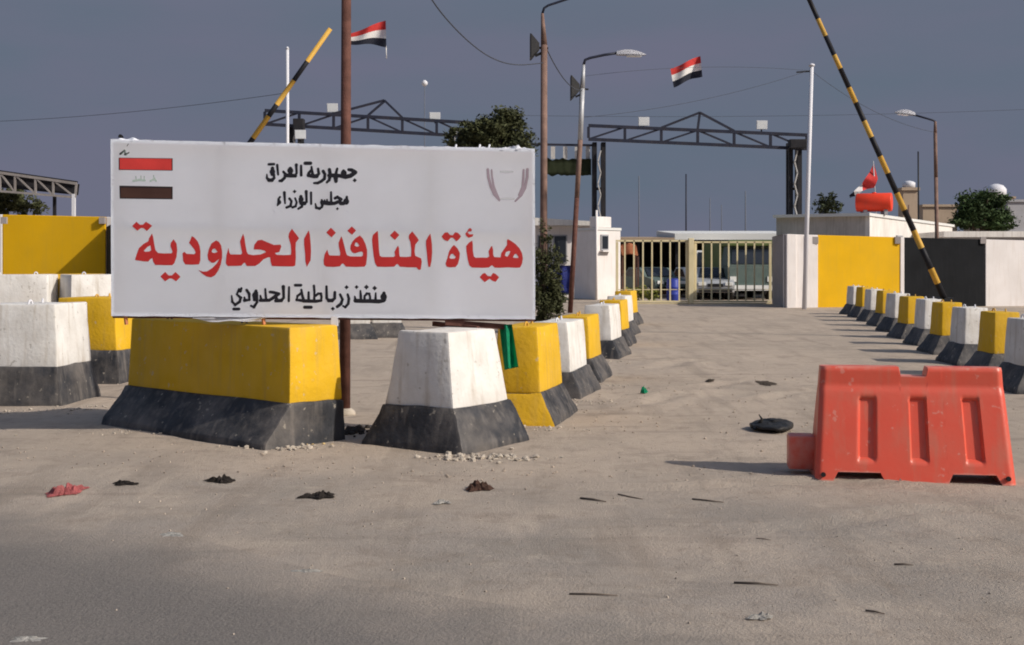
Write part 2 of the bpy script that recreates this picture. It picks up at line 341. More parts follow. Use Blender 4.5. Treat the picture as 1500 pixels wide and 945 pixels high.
# ------------------------------------------------------------------ trees
def leaf_crown(clumps, n, size, seed):
    rnd = random.Random(seed); mb = MB()
    tot = sum(c[1]*c[2]*c[3] for c in clumps)**1
    for (c, rx, ry, rz) in clumps:
        k = int(n*rx*ry*rz/tot); nsub = 22
        for _s in range(nsub):
            while True:
                d = Vector((rnd.uniform(-1, 1), rnd.uniform(-1, 1), rnd.uniform(-1, 1)))
                if .1 < d.length < 1: break
            d = d.normalized()*(d.length**.5)*rnd.uniform(.7, 1.3)
            sc = Vector(c)+Vector((d.x*rx, d.y*ry, d.z*rz)); sr = rnd.uniform(.14, .36)
            for _ in range(k//nsub):
                e = Vector((rnd.gauss(0, 1), rnd.gauss(0, 1), rnd.gauss(0, .8)))*sr*.75
                p = sc+Vector((e.x*rx, e.y*ry, e.z*rz))
                u = Vector((rnd.gauss(0, 1), rnd.gauss(0, 1), rnd.gauss(0, .7))).normalized(); v = u.cross(Vector((rnd.gauss(0, 1), rnd.gauss(0, 1), rnd.gauss(0, 1)))).normalized()
                s = size*rnd.uniform(.5, 1.5)
                mb.face([p-u*s, p-v*s*.38, p+u*s, p+v*s*.38])
    return mb
def tree(name, label, cat, base, clumps, n, size, leaf, trunk_r=.18, seed=1, group=None):
    base = Vector(base); t = thing(name, label, cat, base, 0, group)
    mb = MB(); rnd = random.Random(seed)
    cc = sum((Vector(c[0]) for c in clumps), Vector())/len(clumps)
    fork = base.lerp(cc, .45)
    mb.tube([base-Vector((0, 0, .1)), base.lerp(fork, .5)+Vector((.05, 0, 0)), fork], [trunk_r*1.25, trunk_r, trunk_r*.8])
    obj('trunk', mb, M['bark'], t)
    mb = MB()
    for c in clumps:
        e = Vector(c[0]); mid = fork.lerp(e, .5)+Vector((rnd.uniform(-.1, .1), rnd.uniform(-.1, .1), .1))
        mb.tube([fork, mid, e], [trunk_r*.6, trunk_r*.4, trunk_r*.12], 6)
    obj('limbs', mb, M['bark'], t)
    obj('crown', leaf_crown(clumps, n, size, seed), leaf, t)
    return t
def C(px, py, Y, rx, rz, ry=None):
    s = Y/F; return (P(px, py, Y), rx*s, (ry or rx)*s, rz*s)
Y = 44
tree('tree', 'round olive-green tree rising behind the right end of the white signboard', 'tree', (P(722, 400, Y).x, Y, 0),
     [C(720, 192, Y, 32, 26), C(745, 188, Y+.5, 28, 24), C(700, 188, Y, 22, 20), C(680, 204, Y, 26, 14), C(760, 203, Y, 16, 20), C(722, 222, Y, 44, 30), C(735, 172, Y, 20, 12)], 17000, .075, M['leaf'], .2, 3)
Y = 29
tree('bush', 'tall dusty green bush beside the rusty lamp post at the signboard edge', 'bush', (P(796, 470, Y).x, Y, 0),
     [C(814, 400, Y, 13, 26), C(797, 380, Y, 18, 30), C(803, 420, Y, 17, 30), C(792, 440, Y, 22, 32), C(806, 445, Y, 13, 26), C(786, 400, Y, 18, 40), C(800, 346, Y, 11, 18), C(810, 440, Y, 18, 26)], 7000, .045, M['leaf'], .05, 5)
Y = 75
tree('tree', 'dense dark green tree rising behind the right boundary wall near the photo edge', 'tree', (P(1437, 400, Y).x, Y, 0),
     [C(1437, 302, Y, 30, 22), C(1418, 312, Y, 20, 18), C(1458, 314, Y, 20, 18), C(1437, 324, Y, 40, 18), C(1447, 292, Y, 18, 12)], 11000, .12, M['leafgreen'], .3, 6)
Y = 95
tree('tree', 'small sparse far tree between the right gantry leg and the red roof tank', 'tree', (P(1213, 400, Y).x, Y, 0),
     [C(1213, 293, Y, 14, 11), C(1203, 302, Y, 11, 10), C(1225, 303, Y, 9, 10), C(1212, 306, Y, 18, 9)], 1500, .13, M['leafdark'], .2, 8)
Y = 55
tree('tree', 'olive tree under the steel shade canopy at the left photo edge', 'tree', (P(15, 400, Y).x, Y, 0),
     [C(10, 295, Y, 26, 18), C(36, 300, Y, 20, 14), C(-15, 296, Y, 25, 25), C(55, 306, Y, 12, 9)], 7000, .09, M['leaf'], .2, 9)

# ------------------------------------------------------------------ buildings beyond
Y = 56.0
b = thing('guard_booth', 'white guard booth with a small dark window at the left end of the gate', 'booth', (P(875, 440, Y).x, Y+1.2, 0))
# corner of the booth points at the viewer: left face and right face
def prism_wall(pts, z0, z1): return [Vector((x, y, z0)) for x, y in pts], [Vector((x, y, z1)) for x, y in pts]
pc = P(873, 437, Y); pl = P(841, 437, Y+1.9); pr = P(909, 437, Y+1.0)
zt = P(0, 337, Y).z
dl = Vector((pl.x-pc.x, pl.y-pc.y)); dr = Vector((pr.x-pc.x, pr.y-pc.y))
foot = [(pc.x, pc.y), (pr.x, pr.y), (pr.x+dl.x, pr.y+dl.y), (pl.x, pl.y)]
mb = MB(); mb.hull(*prism_wall(foot, 0, zt)); mb.bevel(.03); obj('wall', mb, M['wallwhite'], b)
ctr = Vector((sum(p[0] for p in foot)/4, sum(p[1] for p in foot)/4))
mb = MB(); big = [tuple(ctr+(Vector(p)-ctr)*1.04) for p in foot]
mb.hull(*prism_wall(big, zt+.003, zt+.12)); obj('roof', mb, M['roofwhite'], b)
mb = MB(); a0 = Vector((pc.x, pc.y))+dr*.05; a1 = Vector((pc.x, pc.y))+dr*.62; nrm = Vector((dr.y, -dr.x)).normalized()
up = [a0, a1, a1-nrm*.5, a0-nrm*.5]; mb.hull(*prism_wall([tuple(v) for v in up], zt+.123, zt+.62)); mb.bevel(.03); obj('parapet', mb, M['wallwhite'], b)
wc = Vector((pc.x, pc.y))+dr*.33
rot = Matrix.Rotation(math.atan2(dr.y, dr.x), 3, 'Z'); wz = P(0, 355, Y).z
mb = MB(); mb.box((wc.x+nrm.x*.02, wc.y+nrm.y*.02, wz), (.46, .08, .72), rot); fr = obj('window', mb, M['greyrender'], b)
mb = MB(); mb.box((wc.x+nrm.x*.07, wc.y+nrm.y*.07, wz), (.34, .03, .58), rot); obj('pane', mb, M['pane'], fr)
mb = MB(); mb.box((wc.x+nrm.x*.14, wc.y+nrm.y*.14, wz-.40), (.6, .22, .06), rot); obj('sill', mb, M['wallwhite'], b)
mb = MB(); mb.tube([(pc.x+.02, pc.y-.08, 0), (pc.x+.02, pc.y-.08, zt+.9)], .05); obj('drain_pipe', mb, M['wallwhite'], b)

Y = 60
b = thing('office', 'low white office with dark windows and flat roof left of the guard booth', 'building', (P(815, 440, Y).x, Y+2, 0))
x0, x1 = P(768, 0, Y).x, P(866, 0, Y).x; zt = P(0, 331, Y).z
mb = MB(); mb.box(((x0+x1)/2, Y+2, zt/2), (x1-x0, 4, zt)); obj('wall', mb, M['wallwhite'], b)
mb = MB(); mb.hull([(x0-.2, Y-.6, zt+.005), (x1+.1, Y-.6, zt-.0+.005), (x1+.1, Y+4.2, zt+.005), (x0-.2, Y+4.2, zt+.005)], [(x0-.2, Y-.6, zt+.42), (x1+.1, Y-.6, zt+.2), (x1+.1, Y+4.2, zt+.2), (x0-.2, Y+4.2, zt+.42)]); obj('roof', mb, M['render'], b)
for (a, c_, yt, yb) in ((789, 803, 346, 380), (812, 829, 346, 384)):
    p = P(a, yt, Y); q = P(c_, yb, Y)
    mb = MB(); mb.box(((p.x+q.x)/2, Y-.02, (p.z+q.z)/2), (q.x-p.x+.12, .12, p.z-q.z+.12)); f = obj('window', mb, M['greyrender'], b)
    mb = MB(); mb.box(((p.x+q.x)/2, Y-.09, (p.z+q.z)/2), (q.x-p.x, .03, p.z-q.z)); obj('pane', mb, M['pane'], f)
Y = 52
mb = MB(); p = P(798, 389, Y); q = P(838, 432, Y)
def sheet(u, v):
    return Vector((p.x+(q.x-p.x)*u, Y+.05*math.sin(u*17)+.03*math.sin(v*9), q.z+(p.z-q.z)*v))
mb.grid(sheet, 24, 8); bmesh.ops.solidify(mb.bm, geom=list(mb.bm.faces), thickness=.03)
t = thing('screen_panel', 'blue sheet screen standing left of the white guard booth', 'screen', (P(818, 0, Y).x, Y, 0))
obj('sheet', mb, M['bluetarp'], t)
mb = MB()
for px in (799, 818, 837): mb.bar((P(px, 0, Y).x, Y+.12, 0), (P(px, 0, Y).x, Y+.12, p.z), .06)
obj('frame', mb, M['blacksteel'], t)

# open shed behind the gate
Y = 66
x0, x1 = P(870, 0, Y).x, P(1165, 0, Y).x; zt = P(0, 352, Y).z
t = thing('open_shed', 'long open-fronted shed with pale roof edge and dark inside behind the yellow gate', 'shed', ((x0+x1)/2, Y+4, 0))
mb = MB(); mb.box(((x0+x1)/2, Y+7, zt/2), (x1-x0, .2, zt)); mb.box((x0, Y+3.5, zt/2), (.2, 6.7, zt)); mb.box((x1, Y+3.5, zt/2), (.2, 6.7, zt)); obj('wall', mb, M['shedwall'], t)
xm = P(985, 0, Y).x
mb = MB(); mb.hull([(xm, Y-1, zt+.01), (x1+.3, Y-1, zt+.01), (x1+.3, Y+7.3, zt+.01), (xm, Y+7.3, zt+.01)], [(xm, Y-1, zt+.34), (x1+.3, Y-1, zt+.34), (x1+.3, Y+7.3, zt+.7), (xm, Y+7.3, zt+.7)]); obj('roof', mb, M['roofwhite'], t)
mb = MB(); mb.hull([(x0-.3, Y-1, zt-.1), (xm-.01, Y-1, zt-.1), (xm-.01, Y+7.3, zt+.01), (x0-.3, Y+7.3, zt+.01)], [(x0-.3, Y-1, zt+.12), (xm-.01, Y-1, zt+.12), (xm-.01, Y+7.3, zt+.35), (x0-.3, Y+7.3, zt+.35)]); o = obj('roof', mb, M['rooftan'], t); o['label'] = 'tan lower roof section'
for k in range(6):
    x = x0+.3+(x1-x0-.6)*k/5; mb = MB(); mb.bar((x, Y-.4, 0), (x, Y-.4, zt-.1), .14); obj('post', mb, M['blacksteel'], t)

# shed with the red tank
def building(name, label, cat, foot, h, wallmats, roofm, roof_t=.18, over=.25, group=None, z0=0):
    ctr = Vector((sum(p[0] for p in foot)/len(foot), sum(p[1] for p in foot)/len(foot)))
    t = thing(name, label, cat, (ctr.x, ctr.y, z0), 0, group)
    n = len(foot)
    for i in range(n):
        a, b_ = Vector(foot[i]), Vector(foot[(i+1) % n]); d = (b_-a).normalized(); nr = Vector((d.y, -d.x)); th = .2
        mb = MB(); q = [a, b_-d*.202, b_-d*.202-nr*th, a-nr*th]
        mb.hull(*prism_wall([tuple(v) for v in q], z0, h)); obj('wall', mb, wallmats[i % len(wallmats)], t)
    big = [tuple(ctr+(Vector(p)-ctr)*(1+over/((Vector(p)-ctr).length))) for p in foot]
    mb = MB(); mb.hull(*prism_wall(big, h+.003, h+roof_t)); obj('roof', mb, roofm, t)
    return t
A = Vector((16.3, 56)); B = Vector((25.8, 72)); dAB = B-A; Lp = Vector((13.94, 57.4)); dL = Lp-A
zt = 3.82
shed = building('outbuilding', 'flat-roofed outbuilding with grey sheet side behind the yellow wall panel', 'building', [tuple(A), tuple(B), tuple(B+dL*1.6), tuple(A+dL*1.6)][:4], zt, [M['render'], M['render'], M['corr'], M['corr']], M['roofwhite'], .14, .3)
nr = Vector((dAB.y, -dAB.x)).normalized(); dd = dAB.normalized()
for k, s in enumerate((5.5, 12.5)):
    c = A+dd*s+nr*.03; rot = Matrix.Rotation(math.atan2(dd.y, dd.x), 3, 'Z')
    mb = MB(); mb.box((c.x, c.y, 2.6), (1.1, .1, .9), rot); f = obj('window', mb, M['greyrender'], shed)
    mb = MB(); mb.box((c.x+nr.x*.05, c.y+nr.y*.05, 2.6), (.95, .04, .75), rot); obj('pane', mb, M['pane'], f)
# red tank
Yt = 58.6; p0 = P(1256, 299, Yt); p1 = P(1305, 299.5, Yt-.6); rad = .44
t = thing('water_tank', 'red horizontal water tank lying on the outbuilding roof', 'tank', (p0+p1)/2-Vector((0, 0, .6)))
zr = zt+.14; p0.z = p1.z = zr+.16+rad
ax = (p1-p0).normalized(); mb = MB()
mb.tube([p0-ax*.06, p0-ax*.04, p0, p1, p1+ax*.04, p1+ax*.06], [rad*.8, rad*.95, rad, rad, rad*.95, rad*.8], 28); obj('tank_body', mb, M['tankred'], t)
for q in (p0+ax*.3, p1-ax*.3):
    mb = MB(); mb.box((q.x, q.y, zr+.12), (.16, .6, .235)); obj('cradle', mb, M['greyrender'], t)
mb = MB(); c = (p0+p1)/2; mb.tube([c+Vector((0, 0, rad-.02)), c+Vector((0, 0, rad+.04))], .1, 12); obj('filler_cap', mb, M['tankred'], t)
# flag on roof
Yf = 60.5
t = thing('roof_flag', 'drooping red white and black flag on a pole behind the red roof tank', 'flag', (P(1283, 300, Yf).x, Yf, zr))
mb = MB(); mb.tube([(P(1284, 0, Yf).x, Yf, zr), P(1279, 236, Yf)], .03); obj('pole', mb, M['steel'], t)
mb = MB(); path = [(1280, 239, 1286, 262), (1274, 252, 1281, 275), (1267, 262, 1270, 277), (1262, 270, 1262, 280), (1255, 276, 1257, 287), (1248, 283, 1250, 288), (1244, 286, 1245, 290)]
def fl(u, v):
    k = u*(len(path)-1); i = min(int(k), len(path)-2); f = k-i
    q = [path[i][j]*(1-f)+path[i+1][j]*f for j in range(4)]
    return P(q[0]*(1-v)+q[2]*v, q[1]*(1-v)+q[3]*v, Yf+.12*math.sin(u*14+v*4))
mb.grid(fl, 30, 6, lambda u, v: 0 if u < .45 else (1 if u < .76 else 2)); obj('cloth', mb, [M['redflag'], M['whiteflag'], M['blackflag']], t)
# far beige things
def far_box(name, label, px0, px1, py, Y, depth, wm, rm, group=None, cat='building'):
    a = P(px0, py, Y); c = P(px1, py, Y)
    return building(name, label, cat, [(a.x, Y), (c.x, Y), (c.x, Y+depth), (a.x, Y+depth)], a.z, [wm], rm, .2, .2, group)
far_box('water_tower', 'narrow beige block tower with a white tank on top beyond the outbuilding', 1323, 1344, 279, 85, 1.1, M['beige'], M['beige'], None, 'tower')
mb = MB(); p = P(1335, 279, 85); p.y += .55; z = p.z+.2
mb.tube([(p.x, p.y, z), (p.x, p.y, z+.35), (p.x, p.y, z+.45), (p.x, p.y, z+.5)], [.42, .44, .3, .1], 16)
tag(obj('tank', mb, M['polewhite']), 'white water tank on top of the narrow beige tower', 'tank')
far_box('house', 'plain beige house beyond the outbuilding, left of the dark green tree', 1352, 1402, 303, 105, 5, M['beige'], M['beige'])
far_box('house', 'beige upper house with a white roof tank behind the dark green tree', 1446, 1486, 291, 115, 6, M['beige'], M['beige'])
mb = MB(); p = P(1465, 291, 116); z = p.z+.2
mb.tube([(p.x, p.y+1, z), (p.x, p.y+1, z+.75), (p.x, p.y+1, z+1.1), (p.x, p.y+1, z+1.25)], [.95, .95, .65, .2], 16)
tag(obj('tank', mb, M['polewhite']), 'white domed water tank on the beige house behind the dark tree', 'tank')
far_box('house', 'pale grey house cut by the right edge of the photo', 1476, 1560, 296, 98, 6, M['greyrender'], M['greyrender'])
Y = 58; a = P(1392, 347, Y); c = P(1560, 352, Y)
building('outbuilding', 'low grey building with a pale overhanging roof slab behind the black wall panel', 'building', [(a.x+.4, Y+1), (c.x, Y+1), (c.x, Y+5), (a.x+.4, Y+5)], a.z, [M['greyrender']], M['render'], .28, .6)

# left steel canopy
Y = 47
t = thing('shade_canopy', 'steel lattice shade canopy above the yellow wall at the left photo edge', 'canopy', (P(60, 400, Y).x, Y, 0))
mb = MB(); T = lambda x: 253+(x/112)*16
tp = [P(x, T(x), Y) for x in (-40, 0, 22, 52, 78, 112)]; bt = [P(x, T(x)+27-(x*.06 if x > 0 else 0), Y) for x in (-40, 0, 22, 52, 78, 110)]
for a, c in zip(tp, tp[1:]): mb.bar(a, c, .10)
for a, c in zip(bt, bt[1:]): mb.bar(a, c, .08)
for a, c in zip(tp, bt): mb.bar(a, c, .07)
for a, c in zip(tp, bt[1:]): mb.bar(a, c, .06)
obj('truss', mb, M['latticegrey'], t)
mb = MB(); off = Vector((0, .15, .1)); q = [tp[0]+off, tp[-1]+off, tp[-1]+off+Vector((-2.9, 7, 0)), tp[0]+off+Vector((-2.9, 7, 0))]
mb.hull([v-Vector((0, 0, .05)) for v in q], q); obj('roof', mb, M['blacksteel'], t)
mb = MB(); q = [bt[0]+Vector((0, .3, .1)), bt[-1]+Vector((0, .3, .1)), tp[-1]+Vector((0, .3, 0)), tp[0]+Vector((0, .3, 0))]
mb.hull(q, [v+Vector((0, .05, 0)) for v in q]); obj('fascia', mb, M['blacksteel'], t)
for px, dy in ((108, 0), (80, 5), (-30, 0)):
    mb = MB(); e = P(px, 292, Y+dy); mb.bar((e.x, Y+dy, 0), (e.x, Y+dy, e.z+.2), .12); obj('post', mb, M['polewhite'] if dy == 0 else M['blacksteel'], t)

# ------------------------------------------------------------------ boundary walls
def wall_run(t, segs, z_of, Yof, th=.25):
    for (px0, px1, m, nm, proud, lab) in segs:
        a = Vector((P(px0, 0, Yof(px0)).x, Yof(px0))); c = Vector((P(px1, 0, Yof(px1)).x, Yof(px1)))
        d = (c-a).normalized(); n = Vector((d.y, -d.x))
        a2, c2 = a+d*.004+n*proud, c-d*.004+n*proud
        mb = MB(); z0, z1 = z_of(px0), z_of(px1)
        q = [a2, c2, c2-n*(th+proud), a2-n*(th+proud)]
        mb.hull([Vector((v.x, v.y, -.1)) for v in q], [Vector((q[0].x, q[0].y, z0)), Vector((q[1].x, q[1].y, z1)), Vector((q[2].x, q[2].y, z1)), Vector((q[3].x, q[3].y, z0))])
        mb.bevel(.02); o = obj(nm, mb, m, t)
        if lab: o['label'] = lab
YR = lambda px: 46.0+(px-1150)*.0055
zR = lambda px: P(0, 344.5+(px-1200)*.022, 46.4).z
t = thing('boundary_wall', 'concrete wall with yellow, black and white painted panels right of the gate', 'wall', (P(1320, 0, 46.5).x, 46.6, 0))
wall_run(t, [(1151, 1165, M['wallwhite'], 'pillar', .10, None), (1165, 1180, M['wallwhite'], 'pillar', 0, None), (1180, 1197, M['wallwhite'], 'pillar', .08, None),
             (1197, 1318, M['wallyellow'], 'panel', .02, 'yellow panel'), (1318, 1324, M['wallwhite'], 'joint_strip', .05, None), (1324, 1443, M['wallblack'], 'panel', .02, 'black panel'),
             (1443, 1560, M['wallwhite'], 'panel', .04, 'white panel')], zR, YR)
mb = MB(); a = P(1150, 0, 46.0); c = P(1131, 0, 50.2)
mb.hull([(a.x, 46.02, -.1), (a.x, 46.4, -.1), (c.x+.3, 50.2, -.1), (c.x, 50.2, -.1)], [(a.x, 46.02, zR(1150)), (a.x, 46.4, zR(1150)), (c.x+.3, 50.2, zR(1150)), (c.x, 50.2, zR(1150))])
o = obj('return_wall', mb, M['wallgrey'], t)  # face turned from the sun; its shade is put into the grey colour
for px in (1194, 1315, 1440):
    q = P(px, 352, YR(px)-.06); mb = MB(); mb.box(q, (.22, .10, .26)); obj('lifting_pocket', mb, M['wallgrey'], t)
YL = lambda px: 30.0+(px-150)*-.002
zL = lambda px: P(0, 314+px*.027, 30.2).z
t = thing('boundary_wall', 'yellow and white painted concrete wall at the left, partly in shadow', 'wall', (P(60, 0, 30).x, 30.1, 0))
wall_run(t, [(-120, 4, M['wallwhite'], 'panel', .03, 'white panel'), (4, 155, M['wallyellow'], 'panel', .02, 'yellow panel'), (155, 330, M['wallwhite'], 'panel', 0, 'white panel')], zL, YL)
mb = MB(); xw = P(157, 0, 30).x; zw = zL(150)-.25
xn = P(166, 0, 27.2).x; fp = [(xn, 27.2), (xn+.25, 27.2), (xw+.25, 29.94), (xw, 29.94)]
mb.hull([(x, y, -.1) for x, y in fp], [(x, y, zw) for x, y in fp]); obj('return_wall', mb, M['wallblack'], t)
for px in (6, 150):
    q = P(px, 323, 29.93); mb = MB(); mb.box(q, (.14, .08, .16)); obj('lifting_pocket', mb, M['wallgrey'], t)

# ------------------------------------------------------------------ gate
Y = 50.5
t = thing('sliding_gate', 'yellow barred steel gate closed across the end of the driveway', 'gate', (P(1018, 0, Y).x, Y, 0))
def leaf(px0, px1, nb, y0=351, y1=446):
    a = P(px0, y0, Y); c = P(px1, y1, Y); z0, z1 = c.z+.06, a.z; x0, x1 = a.x, c.x
    mb = MB()
    mb.bar((x0, Y, z1-.05), (x1, Y, z1-.05), .10, .07); mb.bar((x0, Y, z0+.06), (x1, Y, z0+.06), .14, .07)
    mb.bar((x0+.05, Y, z0+.131), (x0+.05, Y, z1-.101), .10, .07); mb.bar((x1-.05, Y, z0+.131), (x1-.05, Y, z1-.101), .10, .07)
    mb.bar((x0+.1, Y+.001, z0+.55), (x1-.1, Y+.001, z0+.55), .05, .03)
    f = obj('gate_leaf', mb, M['gateyellow'], t)
    for k in range(1, nb):
        x = x0+(x1-x0)*k/nb; mb = MB(); mb.bar((x, Y-.03, z0+.10), (x, Y-.03, z1-.03), .06, .04); obj('bar', mb, M['gateyellow'], f)
leaf(902, 1008, 8); leaf(1017, 1130, 9, 353)
mb = MB(); a = P(1012, 448, Y); mb.bar((a.x, Y-.05, 0), (a.x, Y-.05, P(0, 349, Y).z), .22, .2); mb.bevel(.02); obj('centre_post', mb, M['gateyellow'], t)
mb = MB(); mb.bar((P(902, 0, Y).x, Y, .02), (P(1131, 0, Y).x, Y, .02), .10, .04); obj('ground_rail', mb, M['gateyellow'], t)

# vehicles and things behind the gate
def wheel(name, c, r, w, axis, parent):
    mb = MB(); c = Vector(c); mb.tube([c-axis*w/2, c-axis*w*.4, c+axis*w*.4, c+axis*w/2], [r*.85, r, r, r*.85], 20); o = obj(name, mb, M['rubber'], parent)
    mb = MB(); mb.tube([c-axis*(w/2+.01), c+axis*(w/2+.01)], r*.55, 14); obj('rim', mb, M['steel'], o); return o
def car(label, px, Y, paint, rz=0):
    x = P(px, 0, Y).x; t = thing('parked_car', label, 'car', (x, Y, 0), rz, 'vehicles behind the gate'); Mt = MATR[t.name]
    W = .86; V = lambda x, y, z: Mt @ Vector((x, y, z))
    prof = [(-2.1, .35), (-2.1, .72), (-1.95, .88), (-.95, .98), (-.35, 1.45), (.95, 1.48), (1.65, 1.0), (2.1, .95), (2.15, .4)]   # y (front at -y), z
    mb = MB(); l = [V(-W, y, z) for y, z in prof]; r_ = [V(W, y, z) for y, z in prof]
    mb.hull(l, r_); mb.bevel(.04); obj('body', mb, paint, t, smooth_angle=40)
    mb = MB(); mb.hull([V(-.68, -.93, 1.02), V(.68, -.93, 1.02), V(.6, -.40, 1.43), V(-.6, -.40, 1.43)], [V(-.68, -.95, 1.05), V(.68, -.95, 1.05), V(.6, -.42, 1.46), V(-.6, -.42, 1.46)]); obj('windscreen', mb, M['pane'], t)
    for s in (-1, 1):
        mb = MB(); mb.hull([V(s*(W+.004), -.75, 1.0), V(s*(W+.004), 1.45, 1.02), V(s*(W+.004), .9, 1.40), V(s*(W+.004), -.3, 1.38)], [V(s*(W+.012), -.75, 1.0), V(s*(W+.012), 1.45, 1.02), V(s*(W+.012), .9, 1.40), V(s*(W+.012), -.3, 1.38)]); obj('side_window', mb, M['pane'], t)
        mb = MB(); mb.box(V(s*.6, -2.11, .74), (.34, .08, .16), Mt); mb.bevel(.02); obj('headlight', mb, M['headlight'], t)
        for y in (-1.35, 1.35): wheel('wheel', V(s*.76, y, .32), .32, .2, (Mt.to_3x3() @ Vector((1, 0, 0))), t)
    mb = MB(); mb.box(V(0, -2.12, .45), (1.5, .1, .16), Mt); mb.box(V(0, -2.11, .68), (.7, .05, .14), Mt); obj('bumper', mb, M['dark'], t)
    return t
car('silver car parked facing out behind the right gate leaf', 1044, 57.5, M['cargrey'], R(-6))
car('white car parked behind the gate beside the centre post', 1022, 61.5, M['carwhite'], R(8))
def van(label, px, Y, paint, rz=0, h=2.15):
    x = P(px, 0, Y).x; t = thing('parked_van', label, 'van', (x, Y, 0), rz, 'vehicles behind the gate'); Mt = MATR[t.name]; V = lambda a, b_, c_: Mt @ Vector((a, b_, c_)); W = .92
    prof = [(-2.3, .35), (-2.35, 1.0), (-1.75, 1.15), (-1.1, h), (2.2, h), (2.3, .4)]
    mb = MB(); mb.hull([V(-W, y, z) for y, z in prof], [V(W, y, z) for y, z in prof]); mb.bevel(.05); obj('body', mb, paint, t, smooth_angle=40)
    mb = MB(); q = [(-.8, -1.72, 1.2), (.8, -1.72, 1.2), (.74, -1.18, h-.12), (-.74, -1.18, h-.12)]
    mb.hull([V(*v)+Vector((0, 0, 0)) for v in q], [V(v[0], v[1]-.04, v[2]+.03) for v in q]); obj('windscreen', mb, M['pane'], t)
    for sx in (-1, 1):
        for y0_, y1_ in ((-1.0, .1), (.2, 1.2), (1.3, 2.1)):
            mb = MB(); mb.box(V(sx*(W+.006), (y0_+y1_)/2, 1.6), (.02, y1_-y0_, .6), Mt); obj('side_window', mb, M['pane'], t)
        mb = MB(); mb.box(V(sx*.68, -2.37, .85), (.3, .06, .18), Mt); obj('headlight', mb, M['headlight'], t)
        for y in (-1.4, 1.4): wheel('wheel', V(sx*.8, y, .34), .34, .22, (Mt.to_3x3() @ Vector((1, 0, 0))), t)
    mb = MB(); mb.box(V(0, -2.4, .5), (1.7, .1, .2), Mt); obj('bumper', mb, M['dark'], t)
    return t
van('white van parked deep behind the gate above the silver car', 1046, 65, M['carwhite'], R(-14), 2.35)
car('dark car parked behind the left gate leaf in the shade', 955, 62, M['trucktan'], R(20))
for k_, (px_, Yc_, w_, h_, d_) in enumerate(((925, 66, 1.1, 1.3, 'stack of brown crates in the shed near the orange awning'), (972, 67, 1.6, 1.0, 'low brown crate pile in the shed behind the barrel'))):
    c_ = P(px_, 0, Yc_); t = thing('crate_pile', d_, 'crates', (c_.x, Yc_, 0)); z_ = 0
    for j_ in range(3):
        mb = MB(); mb.box((c_.x+.08*math.sin(j_*3), Yc_, z_+h_/6), (w_*(1-.1*j_), .7, h_/3-.02)); mb.bevel(.015); obj('crate', mb, M['rooftan'] if j_ == 1 else M['scrapbrown'], t); z_ += h_/3
# green-topped truck
Y = 56; x0, x1 = P(1064, 0, Y).x, P(1140, 0, Y).x; W = x1-x0; xc = (x0+x1)/2
t = thing('cargo_truck', 'green-roofed truck parked behind the right end of the gate', 'truck', (xc, Y+3, 0), 0, 'vehicles behind the gate')
zt = P(0, 351, Y).z
mb = MB(); mb.box((xc, Y+.9, .5+.55), (W*.96, 1.8, 1.0)); mb.bevel(.06); obj('cab', mb, M['trucktan'], t)
mb = MB(); mb.hull([(xc-W*.48, Y+.0, 1.553), (xc+W*.48, Y+.0, 1.553), (xc+W*.48, Y+1.8, 1.553), (xc-W*.48, Y+1.8, 1.553)], [(xc-W*.42, Y+.35, zt-.3), (xc+W*.42, Y+.35, zt-.3), (xc+W*.42, Y+1.8, zt-.3), (xc-W*.42, Y+1.8, zt-.3)]); obj('cab_top', mb, M['trucktan'], t)
mb = MB(); mb.hull([(xc-W*.40, Y+.03, 1.65), (xc+W*.40, Y+.03, 1.65), (xc+W*.37, Y+.26, zt-.42), (xc-W*.37, Y+.26, zt-.42)], [(xc-W*.40, Y-.01, 1.65), (xc+W*.40, Y-.01, 1.65), (xc+W*.37, Y+.22, zt-.42), (xc-W*.37, Y+.22, zt-.42)]); obj('windscreen', mb, M['pane'], t)
mb = MB(); mb.box((xc, Y+1.0, zt-.16), (W*.95, 2.1, .26)); mb.bevel(.08); obj('roof', mb, M['truckgreen'], t)
mb = MB(); mb.box((xc, Y+4.4, 1.7), (W, 5, 1.9)); obj('cargo_box', mb, M['truckgreen'], t)
for s in (-1, 1):
    mb = MB(); mb.box((xc+s*W*.36, Y-.02, .95), (.34, .08, .24)); obj('headlight', mb, M['headlight'], t)
    for dy in (1, 5.4): wheel('wheel', (xc+s*W*.40, Y+dy, .48), .48, .28, Vector((1, 0, 0)), t)
mb = MB(); mb.box((xc, Y-.06, .55), (W, .12, .24)); obj('bumper', mb, M['carwhite'], t)
# barrel, kerb plants, tarp
Y = 53; q = G(986, 436); c = P(986, 0, Y); mb = MB()
mb.tube([(c.x, Y, 0), (c.x, Y, .03), (c.x, Y, .3), (c.x, Y, .33), (c.x, Y, .36), (c.x, Y, .6), (c.x, Y, .63), (c.x, Y, .66), (c.x, Y, .95), (c.x, Y, .98)], [.26, .28, .28, .30, .28, .28, .30, .28, .28, .25], 20)
t = thing('barrel', 'blue plastic barrel standing behind the left gate leaf', 'barrel', (c.x, Y, 0)); obj('drum', mb, M['bluebarrel'], t)
mb = MB(); mb.tube([(c.x, Y, .98), (c.x, Y, 1.02)], .2, 16); obj('lid', mb, M['bluebarrel'], t)
Y = 54
tree('shrub', 'low yellow-green shrub behind the left gate leaf near the barrel', 'shrub', (P(940, 0, Y).x, Y, 0), [C(930, 430, Y, 12, 9), C(950, 432, Y, 14, 9), C(940, 426, Y, 9, 7)], 900, .07, M['leaflow'], .03, 12)
Y = 60; mb = MB(); a = P(908, 358, Y); c = P(932, 375, Y)
